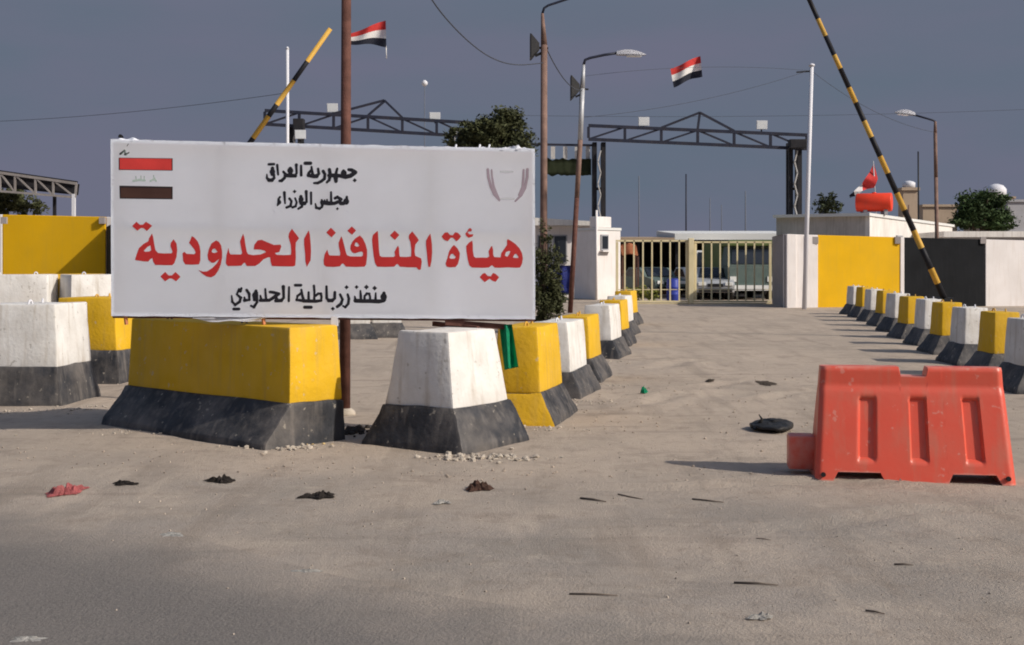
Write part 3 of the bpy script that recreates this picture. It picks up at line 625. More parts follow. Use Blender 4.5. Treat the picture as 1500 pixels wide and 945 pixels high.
mb.grid(lambda u, v: Vector((a.x+(c.x-a.x)*u, Y-1.2*v+.08*math.sin(u*9), a.z+(c.z-a.z)*v+.1*math.sin(u*3.1)-.03)), 12, 6); bmesh.ops.solidify(mb.bm, geom=list(mb.bm.faces), thickness=.03)
t = thing('stall_awning', 'small orange awning seen through the far left gate bars', 'awning', (P(920, 0, Y).x, Y, 0)); obj('cloth', mb, M['orange'], t)
mb = MB()
for px in (909, 931):
    for dy, yy in ((0, 358), (-1.2, 375)):
        e = P(px, yy, Y); mb.bar((e.x, Y+dy, 0), (e.x, Y+dy, e.z-.05), .06)
obj('frame', mb, M['rust'], t)

# ------------------------------------------------------------------ gantries
def floodlight(px, py, Y, label, down=.2, size=.42, group='floodlights on the gantries'):
    p = P(px, py, Y); t = thing('floodlight', label, 'floodlight', p-Vector((0, 0, size*.5)), 0, group)
    rot = Matrix.Rotation(down, 3, 'X')
    mb = MB(); hh = [Vector((x*size*.62, -.02, z*size*.5)) for x, z in ((-1, -1), (1, -1), (1, 1), (-1, 1))]; bb = [Vector((v.x*.55, .26, v.z*.55)) for v in hh]
    mb.hull([p+rot@v for v in hh], [p+rot@v for v in bb]); obj('housing', mb, M['polewhite'], t)
    mb = MB(); mb.hull([p+rot@Vector((v.x*.9, -.045, v.z*.9)) for v in hh], [p+rot@Vector((v.x*.9, -.023, v.z*.9)) for v in hh]); obj('lens', mb, M['glass_lamp'], t)
    mb = MB(); mb.bar(p+Vector((0, .1, -size*.72)), p+Vector((0, .1, -size*.2)), .06); obj('bracket', mb, M['blacksteel'], t)
    return t
def gantry(label, x0, x1, ytop0, ytop1, h, peak, cols, Y, yc):
    t = thing('entrance_gantry', label, 'gantry', (P((x0+x1)/2, 0, Y).x, Y, 0), 0, 'steel entrance gantries')
    n = 6; lerp = lambda k: (x0+(x1-x0)*k/n, ytop0+(ytop1-ytop0)*k/n)
    mb = MB()
    for dY in (0,):
        tp = [P(*lerp(k), Y)+Vector((0, dY, 0)) for k in range(n+1)]; bt = [P(lerp(k)[0], lerp(k)[1]+h, Y)+Vector((0, dY, 0)) for k in range(n+1)]
        for L_ in (tp, bt): mb.bar(L_[0], L_[-1], .145)
        for k in range(n+1): mb.bar(tp[k]-Vector((0, 0, .061)), bt[k]+Vector((0, 0, .061)), .125)
        for k in range(n):
            a, c = (bt[k], tp[k+1]) if k < n/2 else (tp[k], bt[k+1])
            mb.bar(a.lerp(c, .06), a.lerp(c, .94), .085)
        pk = P(*peak, Y)+Vector((0, dY, 0))
        for k in (2, 4): mb.bar(tp[k]+Vector((0, 0, .05)), pk, .105)
        mb.bar(tp[3]+Vector((0, 0, .061)), pk-Vector((0, 0, .05)), .105)
    obj('truss', mb, M['darksteel'], t)
    for cx in cols:
        mb = MB(); s = Y/F; zt = P(0, yc, Y).z-.065; xc = P(cx, 0, Y).x
        for sx in (-6.5, 6.5):
            for dY in (0, .45): mb.bar((xc+sx*s, Y+dY+.2, 0), (xc+sx*s, Y+dY+.2, zt), .2)
        for z in [1, 3.1, 5.2]: mb.bar((xc-5*s, Y+.2, z), (xc+5*s, Y+.2, z), .12)
        o = obj('column', mb, M['blacksteel'], t)
        mb = MB(); k = 0; z = .2; wv = 2.2*s
        while z < zt-.5:
            mb.bar((xc+(wv if k % 2 else -wv), Y+.06, z), (xc+(-wv if k % 2 else wv), Y+.06, z+.55), .24, .05); z += .52; k += 1
        obj('lattice', mb, M['lattice'], o)
    return t
Y = 58
gantry('right steel entrance gantry spanning the yellow gate, its whole truss in view', 862, 1182, 184, 198, 20, (1025, 165), (878, 1166), Y, 206)
gantry('left steel entrance gantry half hidden behind the white signboard', 388, 690, 162, 180, 20, (563, 147), (432, 668), Y, 184)
floodlight(943, 178, Y, 'white floodlight on the left half of the right gantry'); floodlight(1116, 183, Y, 'white floodlight on the right half of the right gantry')
floodlight(487, 158, Y, 'white floodlight on the left gantry beside the rusty pole'); floodlight(637, 171, Y, 'white floodlight on the left gantry near the olive tree')
floodlight(440, 197, Y-1, 'boxy white floodlight below the left end of the left gantry', .1, .42)
# box on right column head
mb = MB(); mb.box(P(1168, 211, Y-.25), (.8, .5, .42)); mb.bevel(.04); tag(obj('junction_box', mb, M['blacksteel']), 'black box fixed at the head of the right gantry column', 'box')
mb = MB(); mb.box(P(438, 186, Y-.25), (.5, .5, .75)); mb.bevel(.04); tag(obj('junction_box', mb, M['blacksteel']), 'black box fixed under the left gantry by the white flagpole', 'box')
# hanging sign frame between the gantries
t = thing('overhead_frame', 'dark hanging frame with white droppers between the lamp posts and the right gantry', 'frame', (P(820, 0, Y).x, Y+.5, P(0, 258, Y).z))
mb = MB(); mb.bar(P(690, 210, Y+.5), P(872, 213, Y+.5), .1); obj('beam', mb, M['darksteel'], t)
for px in (810, 828, 845, 861):
    mb = MB(); mb.bar(P(px, 214.5, Y+.5), P(px, 233, Y+.5), .2, .04); obj('dropper', mb, M['lattice'], t)
mb = MB(); a = P(798, 233, Y+.4); c = P(866, 257, Y+.4)
mb.grid(lambda u, v: Vector((a.x+(c.x-a.x)*u, Y+.4+.06*mnoise.noise(Vector((u*8, v*2, 4))), a.z+(c.z-a.z)*v+(.12*mnoise.noise(Vector((u*9, v, 0))) if v in (0, 1) else 0))), 30, 4); bmesh.ops.solidify(mb.bm, geom=list(mb.bm.faces), thickness=.08); obj('panel', mb, M['leafdark'], t)

# ------------------------------------------------------------------ poles and lamp posts
def pole(label, top, bot, r, m, Y, name='flagpole', cat='pole', group=None, extra=None):
    a = P(*bot, Y); a.z = 0 if a.z < 1.2 else a.z; b_ = P(*top, Y)
    t = thing(name, label, cat, a, 0, group); mb = MB()
    mb.tube([a-Vector((0, 0, .1)), a.lerp(b_, .5), b_], [r, r*.95, r*.85], 12); obj('shaft', mb, m, t)
    return t, a, b_
t, a, b_ = pole('white flagpole standing in front of the right boundary wall pillars', (1189, 97), (1178, 452), .085, M['polewhite'], 44.5)
mb = MB(); mb.tube([b_, b_+Vector((0, 0, .06)), b_+Vector((0, 0, .1))], [.11, .11, .03], 10); obj('finial', mb, M['polewhite'], t)
mb = MB(); mb.bar(b_-Vector((.55, 0, .22)), b_+Vector((.03, 0, -.18)), .05); obj('arm', mb, M['blacksteel'], t)
t, a, b_ = pole('white flagpole rising behind the left part of the signboard', (421, 72), (421, 440), .06, M['polewhite'], 40)
mb = MB(); mb.tube([b_, b_+Vector((0, 0, .08))], [.07, .02], 8); obj('finial', mb, M['polewhite'], t)
Yp = 13.3
t, a, b_ = pole('thick rusty steel pole rising behind the signboard past the top of the photo', (507.5, -60), (505, 605), .06, M['rust'], Yp, 'steel_pole')
a2 = a
mb = MB(); mb.tube([a-Vector((0, 0, .03)), a+Vector((0, 0, .02)), a+Vector((0, 0, .05))], [.13, .11, .07], 12); obj('footing', mb, M['rubble'], t)
# lamp posts
def lamp_post(label, pts, rads, mats, arm, armr, head, Y, hm, floodpos=None, armm=None):
    t = thing('lamp_post', label, 'lamp post', (P(*pts[0], Y).x, Y, 0), 0, 'lamp posts')
    w_ = [P(*q, Y) for q in pts]; w_[0].z = -.05
    for i in range(len(w_)-1):
        mb = MB(); mb.tube([w_[i], w_[i+1]], [rads[i], rads[i+1]], 12); obj('pole', mb, mats[i], t)
    mb = MB(); mb.tube([P(*q, Y) for q in arm], armr, 8); obj('arm', mb, armm or mats[-1], t)
    if head:
        h = [P(*q, Y) for q in head]; mb = MB(); d = (h[1]-h[0])
        w0 = .2
        mb.grid(lambda u, v: h[0]+d*u+Vector((0, (.5-v)*2*w0*(math.sin(math.pi*min(1, u*.85+.12))**.5), .19*math.sin(math.pi*v)**.6*math.sin(math.pi*min(1, u*.72+.22)))), 12, 8)
        bmesh.ops.solidify(mb.bm, geom=list(mb.bm.faces), thickness=.03); obj('lamp_head', mb, hm, t)
        mb = MB(); mb.box(h[0]+d*.6-Vector((0, 0, .03)), (d.length*.5, .2, .05), Matrix.Rotation(-math.atan2(d.z, d.x), 3, 'Y')); obj('lens', mb, M['glass_lamp'], t)
    if floodpos:
        f = P(*floodpos, Y); s = Y/F; mb = MB()
        L1 = [f+Vector((-5*s, y, z*s)) for y, z in ((-.28, -18), (.28, -18), (.28, 16), (-.28, 16))]; L2 = [f+Vector((7*s, y, z*s)) for y, z in ((-.1, -5), (.1, -5), (.1, 4), (-.1, 4))]
        mb.hull(L1, L2); fo = obj('floodlight', mb, M['dark'], t)
        mb = MB(); mb.hull([v-Vector((.03, 0, 0)) for v in L1], [v-Vector((.002, 0, 0)) for v in L1]); obj('lens', mb, M['dark'], fo)
        mb = MB(); mb.bar(f+Vector((2*s, 0, -2*s)), f+Vector((20*s, 0, -3*s)), .05); mb.bar(f+Vector((1*s, 0, -14*s)), f+Vector((14*s, 0, -8*s)), .06); obj('bracket', mb, M['dark'], t)
    return t
lamp_post('tall rusty lamp post beside the right end of the signboard', [(796, 470), (797, 66), (794.5, 20)], [.092, .08, .035], [M['rustpale'], M['rustpale']], [(794.5, 20), (797, 12), (803, 8), (830, -1), (880, -14)], .03, [(880, -14), (915, -20)], 30, M['steel'], (783, 68), M['darksteel'])
lamp_post('lamp post with pale lamp head, rusty below and grey above, before the guard booth', [(835, 458), (845, 290), (850, 205), (853, 130), (855, 95)], [.085, .082, .085, .085, .05], [M['rust'], M['rustpale'], M['steel'], M['steel']], [(855, 95), (857, 88), (864, 85), (885, 80.5), (905, 77.5)], .045, [(903, 80.5), (946, 81)], 41, M['polewhite'], (842, 128), M['darksteel'])
lamp_post('thin lamp post with arm to the left standing behind the black wall panel', [(1374, 440), (1371, 260), (1370, 195), (1370, 178)], [.08, .075, .07, .05], [M['rustpale'], M['rustpale'], M['rustpale']], [(1370, 178), (1366, 176), (1338, 168)], .04, [(1340, 169.5), (1311, 165)], 48.5, M['polewhite'], None, M['darksteel'])
for px, y0, Y, m, lab in ((1346, 222, 70, 'dark', 'short dark pole rising right of the beige tower'), (1331, 300, 66, 'rustpale', 'stubby post on the outbuilding roof beside the barrier arm'), (1005, 255, 150, 'darksteel', 'tallest thin far mast seen through the right gantry'),
                     (936, 258, 190, 'mast', 'faint far mast seen left inside the right gantry'), (1092, 280, 180, 'mast', 'faint far mast seen right inside the right gantry'), (1040, 290, 220, 'mast', 'shortest faint far mast near the middle of the gate'), (1057, 300, 240, 'mast', 'faint far stub mast right of the gate centre post')):
    pole(lab, (px+(-1 if px == 1346 else 0), y0), (px, 392), .05 if Y < 100 else .10, M[m], Y, 'mast', 'mast')
# far lamp mast with white head
t, a, b_ = pole('faint far lamp mast with a white head above the left gantry', (622, 122), (622, 392), .05, M['mast'], 120, 'mast', 'mast')
mb = MB(); mb.tube([b_-Vector((0, 0, .3)), b_-Vector((0, 0, .1)), b_+Vector((0, 0, .1)), b_+Vector((0, 0, .3))], [.1, .3, .3, .1], 12); obj('lamp_head', mb, M['polewhite'], t)

# ------------------------------------------------------------------ flags on the overhead cable
def flag(label, quad, Y, amp=.06, group='national flags in the wind'):
    tl, tr, br, bl = quad; mb = MB()
    def fn(u, v):
        x = (tl[0]*(1-u)+tr[0]*u)*(1-v)+(bl[0]*(1-u)+br[0]*u)*v; y = (tl[1]*(1-u)+tr[1]*u)*(1-v)+(bl[1]*(1-u)+br[1]*u)*v
        y += 1.6*math.sin(u*6.5+v*1.2)*(.5+.5*v)
        return P(x, y, Y+amp*math.sin(u*9+v*2.5)*(.3+u))
    mb.grid(fn, 30, 12, lambda u, v: 0 if v < .333 else (1 if v < .666 else 2))
    o = obj('flag', mb, [M['redflag'], M['whiteflag'], M['blackflag']], loc=P(*bl, Y)); tag(o, label, 'flag', group); return o
flag('red white and black flag flying from the thick rusty pole', ((514, 49), (565, 30), (566, 68), (514, 64)), 13.32, .03)
mb = MB(); mb.tube([P(565.5, 67, 13.32), P(566, 86, 13.32)], .0055, 5); tag(obj('cord', mb, M['whiteflag']), 'short white cord dangling from the flag on the rusty pole', 'cord')
flag('red white and black flag hanging on the cable above the right gantry', ((982, 101), (1026, 82), (1029, 111), (987, 127)), 45, .10)
# cables
def cable(label, a, b_, sag, r=.012, n=24):
    a, b_ = Vector(a), Vector(b_); mb = MB()
    mb.tube([a.lerp(b_, k/n)-Vector((0, 0, 4*sag*(k/n)*(1-k/n))) for k in range(n+1)], r, 5)
    o = obj('cable', mb, M['cablegrey']); tag(o, label, 'cable', 'overhead cables'); return o
cable('thin cable carrying a flag between the second lamp post and the white flagpole', P(853, 112, 41), P(1189, 104, 44.5), -.22, .006)
mb = MB(); cp = [(560, -150, 18), (600, -60, 20), (633, 0, 21.5), (665, 40, 23), (700, 72, 25), (730, 89, 27), (760, 95, 28.5), (797, 92, 30)]
cs = []
for i in range(len(cp)-1):
    p_ = [Vector(cp[max(0, min(len(cp)-1, i+j))]) for j in (-1, 0, 1, 2)]
    for k in range(5):
        u = k/5; cs.append(.5*((2*p_[1])+(p_[2]-p_[0])*u+(2*p_[0]-5*p_[1]+4*p_[2]-p_[3])*u*u+(3*p_[1]-p_[0]-3*p_[2]+p_[3])*u**3))
mb.tube([P(*q) for q in cs]+[P(*cp[-1])], .013, 5); tag(obj('cable', mb, M['cablegrey']), 'thick sagging cable crossing the sky to the tall rusty lamp post', 'cable', 'overhead cables')
cable('cable running from the tall rusty lamp post down to the second lamp post', P(800, 70, 30), P(853, 132, 41), .30, .014)
cable('cable from the white flagpole to the thin right lamp post', P(1189, 104, 44.5), P(1370, 194, 48.5), .35, .008)
cable('low cable from the white flagpole to the second lamp post', P(1186, 103, 44.5), P(853, 172, 41), .25, .007)
cable('level cable passing behind the right gantry peak', P(700, 168, 64), P(1560, 158, 64), .25, .009)
cable('faint cable crossing the sky left of the signboard', P(-80, 180, 50), P(421, 136, 40), .20, .009)

# ------------------------------------------------------------------ boom barriers
def boom(label, tip, piv, Y, segs, th, post_h):
    a = P(*piv, Y); b_ = P(*tip, Y); base = Vector((a.x, Y, 0))
    t = thing('boom_barrier', label, 'boom barrier', base, 0, 'raised boom barriers')
    mb = MB(); mb.box((a.x, Y+.25, post_h/2), (.34, .34, post_h)); mb.bevel(.03); obj('post', mb, M['dark'], t)
    mb = MB(); mb.box((a.x, Y+.25, post_h+.04), (.40, .40, .07)); obj('post_cap', mb, M['dark'], t)
    d = (b_-a); L_ = d.length; d.normalize(); mb = MB()
    s0 = 0; tot = sum(s for s, _ in segs)
    for s, k in segs:
        s1 = s0+s/tot; p, q = a+d*L_*s0, a+d*L_*s1
        r0 = th/2*(1.15-.35*s0); r1 = th/2*(1.15-.35*s1)
        mb.tube([p, q], [r0, r1], 10, mi=k, cap=True); s0 = s1
    bmesh.ops.remove_doubles(mb.bm, verts=list(mb.bm.verts), dist=.0005)
    obj('arm', mb, [M['armyellow'], M['armblack']], t)
    mb = MB(); mb.bar(a-d*.9, a-d*.05, .2, .16); obj('counterweight', mb, M['armblack'], t)
    mb = MB(); mb.tube([a+Vector((0, -.1, 0)), a+Vector((0, .12, 0))], .11, 14); obj('pivot', mb, M['dark'], t)
    return t
boom('raised black and yellow boom barrier above the right row of blocks', (1180, -12), (1386, 443), 27, [(28, 1), (22, 0), (30, 1), (26, 0), (30, 1), (25, 0), (29, 1), (25, 0), (28, 1), (24, 0), (27, 1), (22, 0), (28, 1), (20, 0), (28, 1), (25, 0), (30, 1), (10, 0)], .125, .80)
boom('raised yellow and black boom barrier rising behind the left part of the signboard', (484, 42), (240, 388), 25, [(60, 1), (50, 0), (40, 1), (45, 0), (25, 1), (38, 0), (20, 1), (42, 0), (33, 1), (57, 0)], .115, 1.45)

# ------------------------------------------------------------------ concrete barriers
BAR = {}
def loop_mb(x, y, z, r, rz):
    mb = MB(); pts = []
    for k in range(9):
        an = math.pi*k/8; pts.append((x+math.cos(rz)*math.cos(an)*r*.6, y+math.sin(rz)*math.cos(an)*r*.6, z-.02+math.sin(an)*r*1.2))
    mb.tube(pts, .011, 6); return mb
def make_barrier(dims, body, base, seed, loops=True, base_front=None, offy=0):
    """dims: Lb,Wb base bottom | Lm,Wm waist | Lt,Wt top | bh, H   (x along the block's length)"""
    Lb, Wb, Lm, Wm, Lt, Wt, bh, H = dims
    t = thing('concrete_barrier', '', 'barrier', (0, 0, 0))
    q = [(-1, -1), (1, -1), (1, 1), (-1, 1)]
    mb = MB(); mb.hull([Vector((x*Lm/2, y*Wm/2+offy, bh-.012)) for x, y in q], [Vector((x*Lt/2, y*Wt/2+offy, H)) for x, y in q]); mb.bevel(.022, 2); mb.rough(.011, 2.6, 2, seed)
    for v in mb.bm.verts: v.co += mnoise.noise_vector(v.co*14+Vector((seed, 0, 0)))*.004
    obj('barrier_body', mb, M[body], t, smooth_angle=35)
    mb = MB(); b0 = [Vector((x*Lb/2, y*Wb/2, -.06)) for x, y in q]; b1 = [Vector((x*(Lb/2-.015), y*(Wb/2-.015), .05)) for x, y in q]; b2 = [Vector((x*(Lm/2+.014), y*(Wm/2+.014)+offy, bh)) for x, y in q]
    vs = [[mb.bm.verts.new(v) for v in l] for l in (b0, b1, b2)]
    mb.bm.faces.new(vs[0][::-1]); mb.bm.faces.new(vs[2])
    for l0, l1 in zip(vs, vs[1:]):
        for i in range(4): mb.bm.faces.new((l0[i], l0[(i+1) % 4], l1[(i+1) % 4], l1[i]))
    mb.bevel(.025, 2); mb.rough(.02, 2.2, 3, seed+3)
    for v in mb.bm.verts: v.co += mnoise.noise_vector(v.co*11+Vector((seed, 4, 0)))*.010
    mats = [M[base]]
    if base_front:
        mats.append(M[base_front]); mb.bm.normal_update()
        bmesh.ops.recalc_face_normals(mb.bm, faces=list(mb.bm.faces))
        for f in mb.bm.faces:
            if f.normal.x < -.5: f.material_index = 1
    obj('barrier_base', mb, mats, t, smooth_angle=35)
    if loops:
        for sx in (-1, 1):
            mb = loop_mb(sx*Lt*.25, .03*sx, H-.005, .055, R(20)*sx); obj('lifting_loop', mb, M['polewhite'] if body == 'white' else M['armyellow'], t)
    return t
def put(t, x, y, rz, label, group, z=0):
    t.location = (x, y, z+gz(x, y)); t.rotation_euler = (0, 0, rz); t['label'] = label; t['group'] = group; return t

# the two big blocks that carry the signboard
def corner(cx, cy, d1, L1, d2, L2): return Vector((cx, cy))+Vector(d1)*L1/2+Vector(d2)*L2/2
d1 = Vector((-.75, .66)).normalized(); d2 = Vector((.66, .75)).normalized()
c = corner(-2.13, 10.62, d1, 2.72, d2, .94)
t = make_barrier((2.72, .94, 2.64, .62, 2.58, .55, .37, 1.05), 'yellow', 'black', 11, loops=False, offy=.13)
put(t, c.x, c.y, math.atan2(-d1.y, -d1.x), 'long yellow concrete block with black base under the left half of the signboard', 'blocks under the signboard')
# a pair of rusted lifting bars standing on it
for s in (.35, -.9):
    mb = loop_mb(s, .05, 1.045, .05, .3); o = obj('lifting_loop', mb, M['rustpale'], None, loc=(0, 0, 0)); o.parent = t
d1 = Vector((-.84, .543)); d2 = Vector((.543, .84))
c = corner(-.40, 10.36, d1, 1.15, d2, 1.10)
t = make_barrier((1.10, 1.12, .86, .76, .74, .54, .37, 1.02), 'white', 'black', 12, loops=False)
put(t, c.x, c.y, math.atan2(d2.y, d2.x), 'white concrete block with black base under the right end of the signboard', 'blocks under the signboard')
GL = 'painted concrete blocks along the left of the driveway'
dimsL = (1.30, .84, 1.12, .50, 1.05, .42, .31, .90)
tmplY = make_barrier(dimsL, 'yellow', 'black', 21); tmplW = make_barrier(dimsL, 'white', 'black', 22)
tmplF = make_barrier((1.30, .84, 1.12, .50, 1.05, .42, .33, .99), 'yellow', 'black', 23, base_front='yellow')
HL = R(77)    # heading of the left row
def frontal(px, py): return G(px, py)
usedY = usedW = False
left = [('F', 815, 622, 'yellow block painted down to the ground, next to the white signboard block'),
        ('W', 855, 585, 'white block in the left row right after the half-yellow-based block'),
        ('Y', 880, 559, 'yellow block second of its colour in the left row, black base'),
        ('W', 910, 526, 'white block between two yellow blocks midway along the left row'),
        ('Y', 923, 506, 'yellow block of the left row standing before the guard booth'),
        ('W', 929, 491, 'small white block of the left row just beyond the booth-side yellow block'),
        ('Y', 935, 476, 'farthest pale yellow block at the gate end of the left row')]
def place_row(rows, tY, tW, head, group, dims, side):
    seen = {}
    for k, px, py, lab in rows:
        src = {'Y': tY, 'W': tW, 'F': tmplF}[k]
        o = src if k not in seen else copy_tree(src); seen[k] = 1
        g_ = G(px, py); dv = Vector((math.cos(head), math.sin(head))); nv = Vector((-dv.y, dv.x))   # corner px,py = near driveway-side corner
        c = Vector((g_.x, g_.y))+dv*dims[0]/2+nv*dims[1]/2*side
        put(o, c.x, c.y, head+random.uniform(-.03, .03), lab, group)
place_row(left, tmplY, tmplW, HL, GL, dimsL, 1)
GR = 'painted concrete blocks along the right of the driveway'
dimsR = (1.0, .82, .66, .42, .58, .36, .33, .92)
tY = make_barrier(dimsR, 'yellow', 'black', 31); tW = make_barrier(dimsR, 'white', 'black', 32)
HR = R(79.7)
right = [('W', 1527, 15.4, 'white block of the right row cut by the photo edge above the red barrier'),
         ('Y', 1477, 17.6, 'nearest fully visible yellow block of the right row, above the red barrier'),
         ('W', 1432, 19.9, 'largest fully visible white block of the right row, before the white wall panel'),
         ('Y', 1396, 22.1, 'yellow block of the right row just right of the boom barrier foot'),
         ('W', 1369.5, 24.3, 'white block of the right row at the foot of the boom barrier arm'),
         ('Y', 1343, 26.8, 'yellow block of the right row before the left half of the black wall panel'),
         ('W', 1323, 29.6, 'white block of the right row before the joint of yellow and black wall panels'),
         ('Y', 1304, 32.0, 'yellow block of the right row before the right side of the yellow wall panel'),
         ('W', 1286, 34.8, 'second farthest white block of the right row before the yellow wall panel'),
         ('Y', 1272.5, 37.2, 'farthest yellow block of the right row between two white ones'),
         ('W', 1259, 39.5, 'farthest white block ending the right row before the yellow wall panel')]
first = {}
for k, px, Y, lab in right:
    src = tY if k == 'Y' else tW; o = src if k not in first else copy_tree(src); first[k] = 1
    x = (px-CX)*Y/F; dv = Vector((math.cos(HR), math.sin(HR)))
    h_ = R(92)+random.uniform(-.05, .05)
    put(o, x+math.cos(h_)*.32, Y+math.sin(h_)*.32, h_, lab, GR)
# left edge cluster
GC = 'painted concrete blocks at the left edge'
dimsC = (1.16, 1.12, 1.0, .92, .93, .84, .45, 1.16)
t = make_barrier(dimsC, 'white', 'black', 41); cw = t
c = Vector((-5.10, 13.95))+Vector((.05, 1)).normalized()*.58+Vector((-1, .05)).normalized()*.56
put(t, c.x, c.y, R(87), 'big white concrete block with lifting loops nearest the left photo edge', GC)
mb = MB()
for k in range(10):
    pass
t2 = make_barrier(dimsC, 'yellow', 'black', 42); put(t2, P(148, 0, 17.2).x, 17.3, R(80), 'yellow concrete block between the big white block and the signboard', GC)
dimsT = (1.5, 1.0, 1.3, .8, 1.25, .74, .6, 1.44)
for k, (px, Y, col, lab, rz) in enumerate(((12, 21.5, 'white', 'tall white block behind the big white block, before the yellow wall', 4), (85, 22.2, 'yellow', 'tall yellow block between two white ones before the left wall', 3), (137, 21.8, 'white', 'tall white block beside the signboard before the left wall', 35))):
    o = make_barrier(dimsT, col, 'black', 50+k, loops=(k != 1)); put(o, P(px, 0, Y).x, Y+.4, R(rz), lab, GC)
# far blocks seen only as black bases under the signboard
for k, (px, Y, lab) in enumerate(((520, 27, 'far white block whose base shows under the signboard right of the rusty pole'), (566, 27.5, 'far white block whose base shows left of the white signboard block'), (618, 28, 'far block behind the white signboard block'))):
    if k == 2: continue
    o = copy_tree(tW); put(o, P(px, 0, Y).x, Y, R(8), lab, 'far blocks behind the signboard')

# ------------------------------------------------------------------ signboard
TL, BL = P(162, 204, 11.25), P(163, 462, 11.25)
TR, BR = P(783, 218, 11.48), P(783, 468, 11.48)
nrm = (TR-TL).cross(BL-TL).normalized()
if nrm.y > 0: nrm = -nrm
def on_sign(px, py, off=0.0):
    d = Vector(((px-CX)/F, 1, -(py-HY)/F)); o = Vector((0, 0, CH))
    k = (TL-o).dot(nrm)/d.dot(nrm); return o+d*k+nrm*off
BLs, BRs, TRs = on_sign(163, 463), on_sign(784, 468), on_sign(783.5, 218)
base = (BLs+BRs)/2; base.z = min(BLs.z, BRs.z)
sign = thing('signboard', 'large white signboard with Arabic lettering resting on the concrete blocks', 'signboard', base)
mb = MB()
def face_fn(off, wr):
    def fn(u, v):
        a = TL.lerp(TRs, u); c = BLs.lerp(BRs, u); p = a.lerp(c, v)
        e = min(u, 1-u, v, 1-v)*12
        edge = 0
        if v == 0: edge = .006*mnoise.noise(Vector((u*30, 1, 0)))+(.02*max(0, mnoise.noise(Vector((u*60, 5, 0))))*(1 if u > .75 else 0))
        if v == 1: edge = -.006*mnoise.noise(Vector((u*25, 2, 0)))
        return p+nrm*(off+wr*(mnoise.noise(Vector((u*7, v*3, 0)))*.5+mnoise.noise(Vector((u*22+v*9, v*4, 2)))*.25))+Vector((0, 0, edge))
    return fn
mb.grid(face_fn(0, .0012), 120, 40); bmesh.ops.solidify(mb.bm, geom=list(mb.bm.faces), thickness=.035)
panel = obj('panel', mb, M['vinyl'], sign)
# back frame
mb = MB(); back = -nrm*.055+Vector((0, 0, 0))
def fr(a, b_, w_=.05): mb.bar(a-nrm*.07, b_-nrm*.07, w_)
fr(TL.lerp(BLs, .02), TRs.lerp(BRs, .02)); fr(TL.lerp(BLs, .5), TRs.lerp(BRs, .5)); fr(TL.lerp(BLs, .985)+Vector((0, 0, -.02)), TRs.lerp(BRs, .985)+Vector((0, 0, -.02)))
for u in (.01, .25, .5, .75, .99): fr(TL.lerp(TRs, u), BLs.lerp(BRs, u))
obj('frame', mb, M['rust'], sign)
# feet of the frame on the blocks
for px in (182, 384):
    mb = MB(); p = on_sign(px, 463, -.03); mb.bar(p+Vector((0, 0, .03)), p+Vector((.01, .01, -.08)), .025); obj('foot', mb, M['orange'], sign)
mb = MB(); p = on_sign(490, 466, -.02); mb.box(p-Vector((0, 0, .03)), (.06, .05, .09)); obj('foot', mb, M['polewhite'], sign)
mb = MB(); a, c = on_sign(652, 471, -.05), on_sign(742, 475, -.1); mb.bar(a+Vector((0, 0, -.01)), c+Vector((0, 0, -.03)), .05); mb.bar(on_sign(635, 476, -.25), on_sign(700, 481, .04), .045); obj('angle_iron', mb, M['rust'], sign)
# loose cloth at corners
mb = MB()
mb.grid(lambda u, v: on_sign(282+108*u, 465.5+v*(1+8.5*math.sin(math.pi*u)**1.2*(.7+.3*math.sin(u*9))), -.015+.012*math.sin(u*8+v*3)), 30, 5); bmesh.ops.solidify(mb.bm, geom=list(mb.bm.faces), thickness=.004)
o = obj('loose_hem', mb, M['vinyl'], sign)
mb = MB()
mb.grid(lambda u, v: on_sign(730+48*u, 220-v*(9*math.sin(math.pi*u)**.7*(.6+.4*mnoise.noise(Vector((u*9, 0, 1))))+1.5), -.02-.04*v+.03*math.sin(u*14)), 26, 5); bmesh.ops.solidify(mb.bm, geom=list(mb.bm.faces), thickness=.004)
mb.grid(lambda u, v: on_sign(168+38*u, 206-v*(5*math.sin(math.pi*u)**.8*(.7+.3*math.sin(u*12))+1), -.02-.03*v+.02*math.sin(u*10)), 16, 4)
for px in (667, 702, 716): mb.bar(on_sign(px, 217, -.01), on_sign(px+1.5, 211.5, -.03), .012)
obj('crumpled_edge', mb, M['vinyl'], sign)
mb = MB(); mb.grid(lambda u, v: on_sign(171+9*u, 201-v*5*math.sin(math.pi*min(1, u+.1)), -.05+.02*math.sin(u*7)), 8, 3); bmesh.ops.solidify(mb.bm, geom=list(mb.bm.faces), thickness=.02); obj('tie_knot', mb, M['dark'], sign)

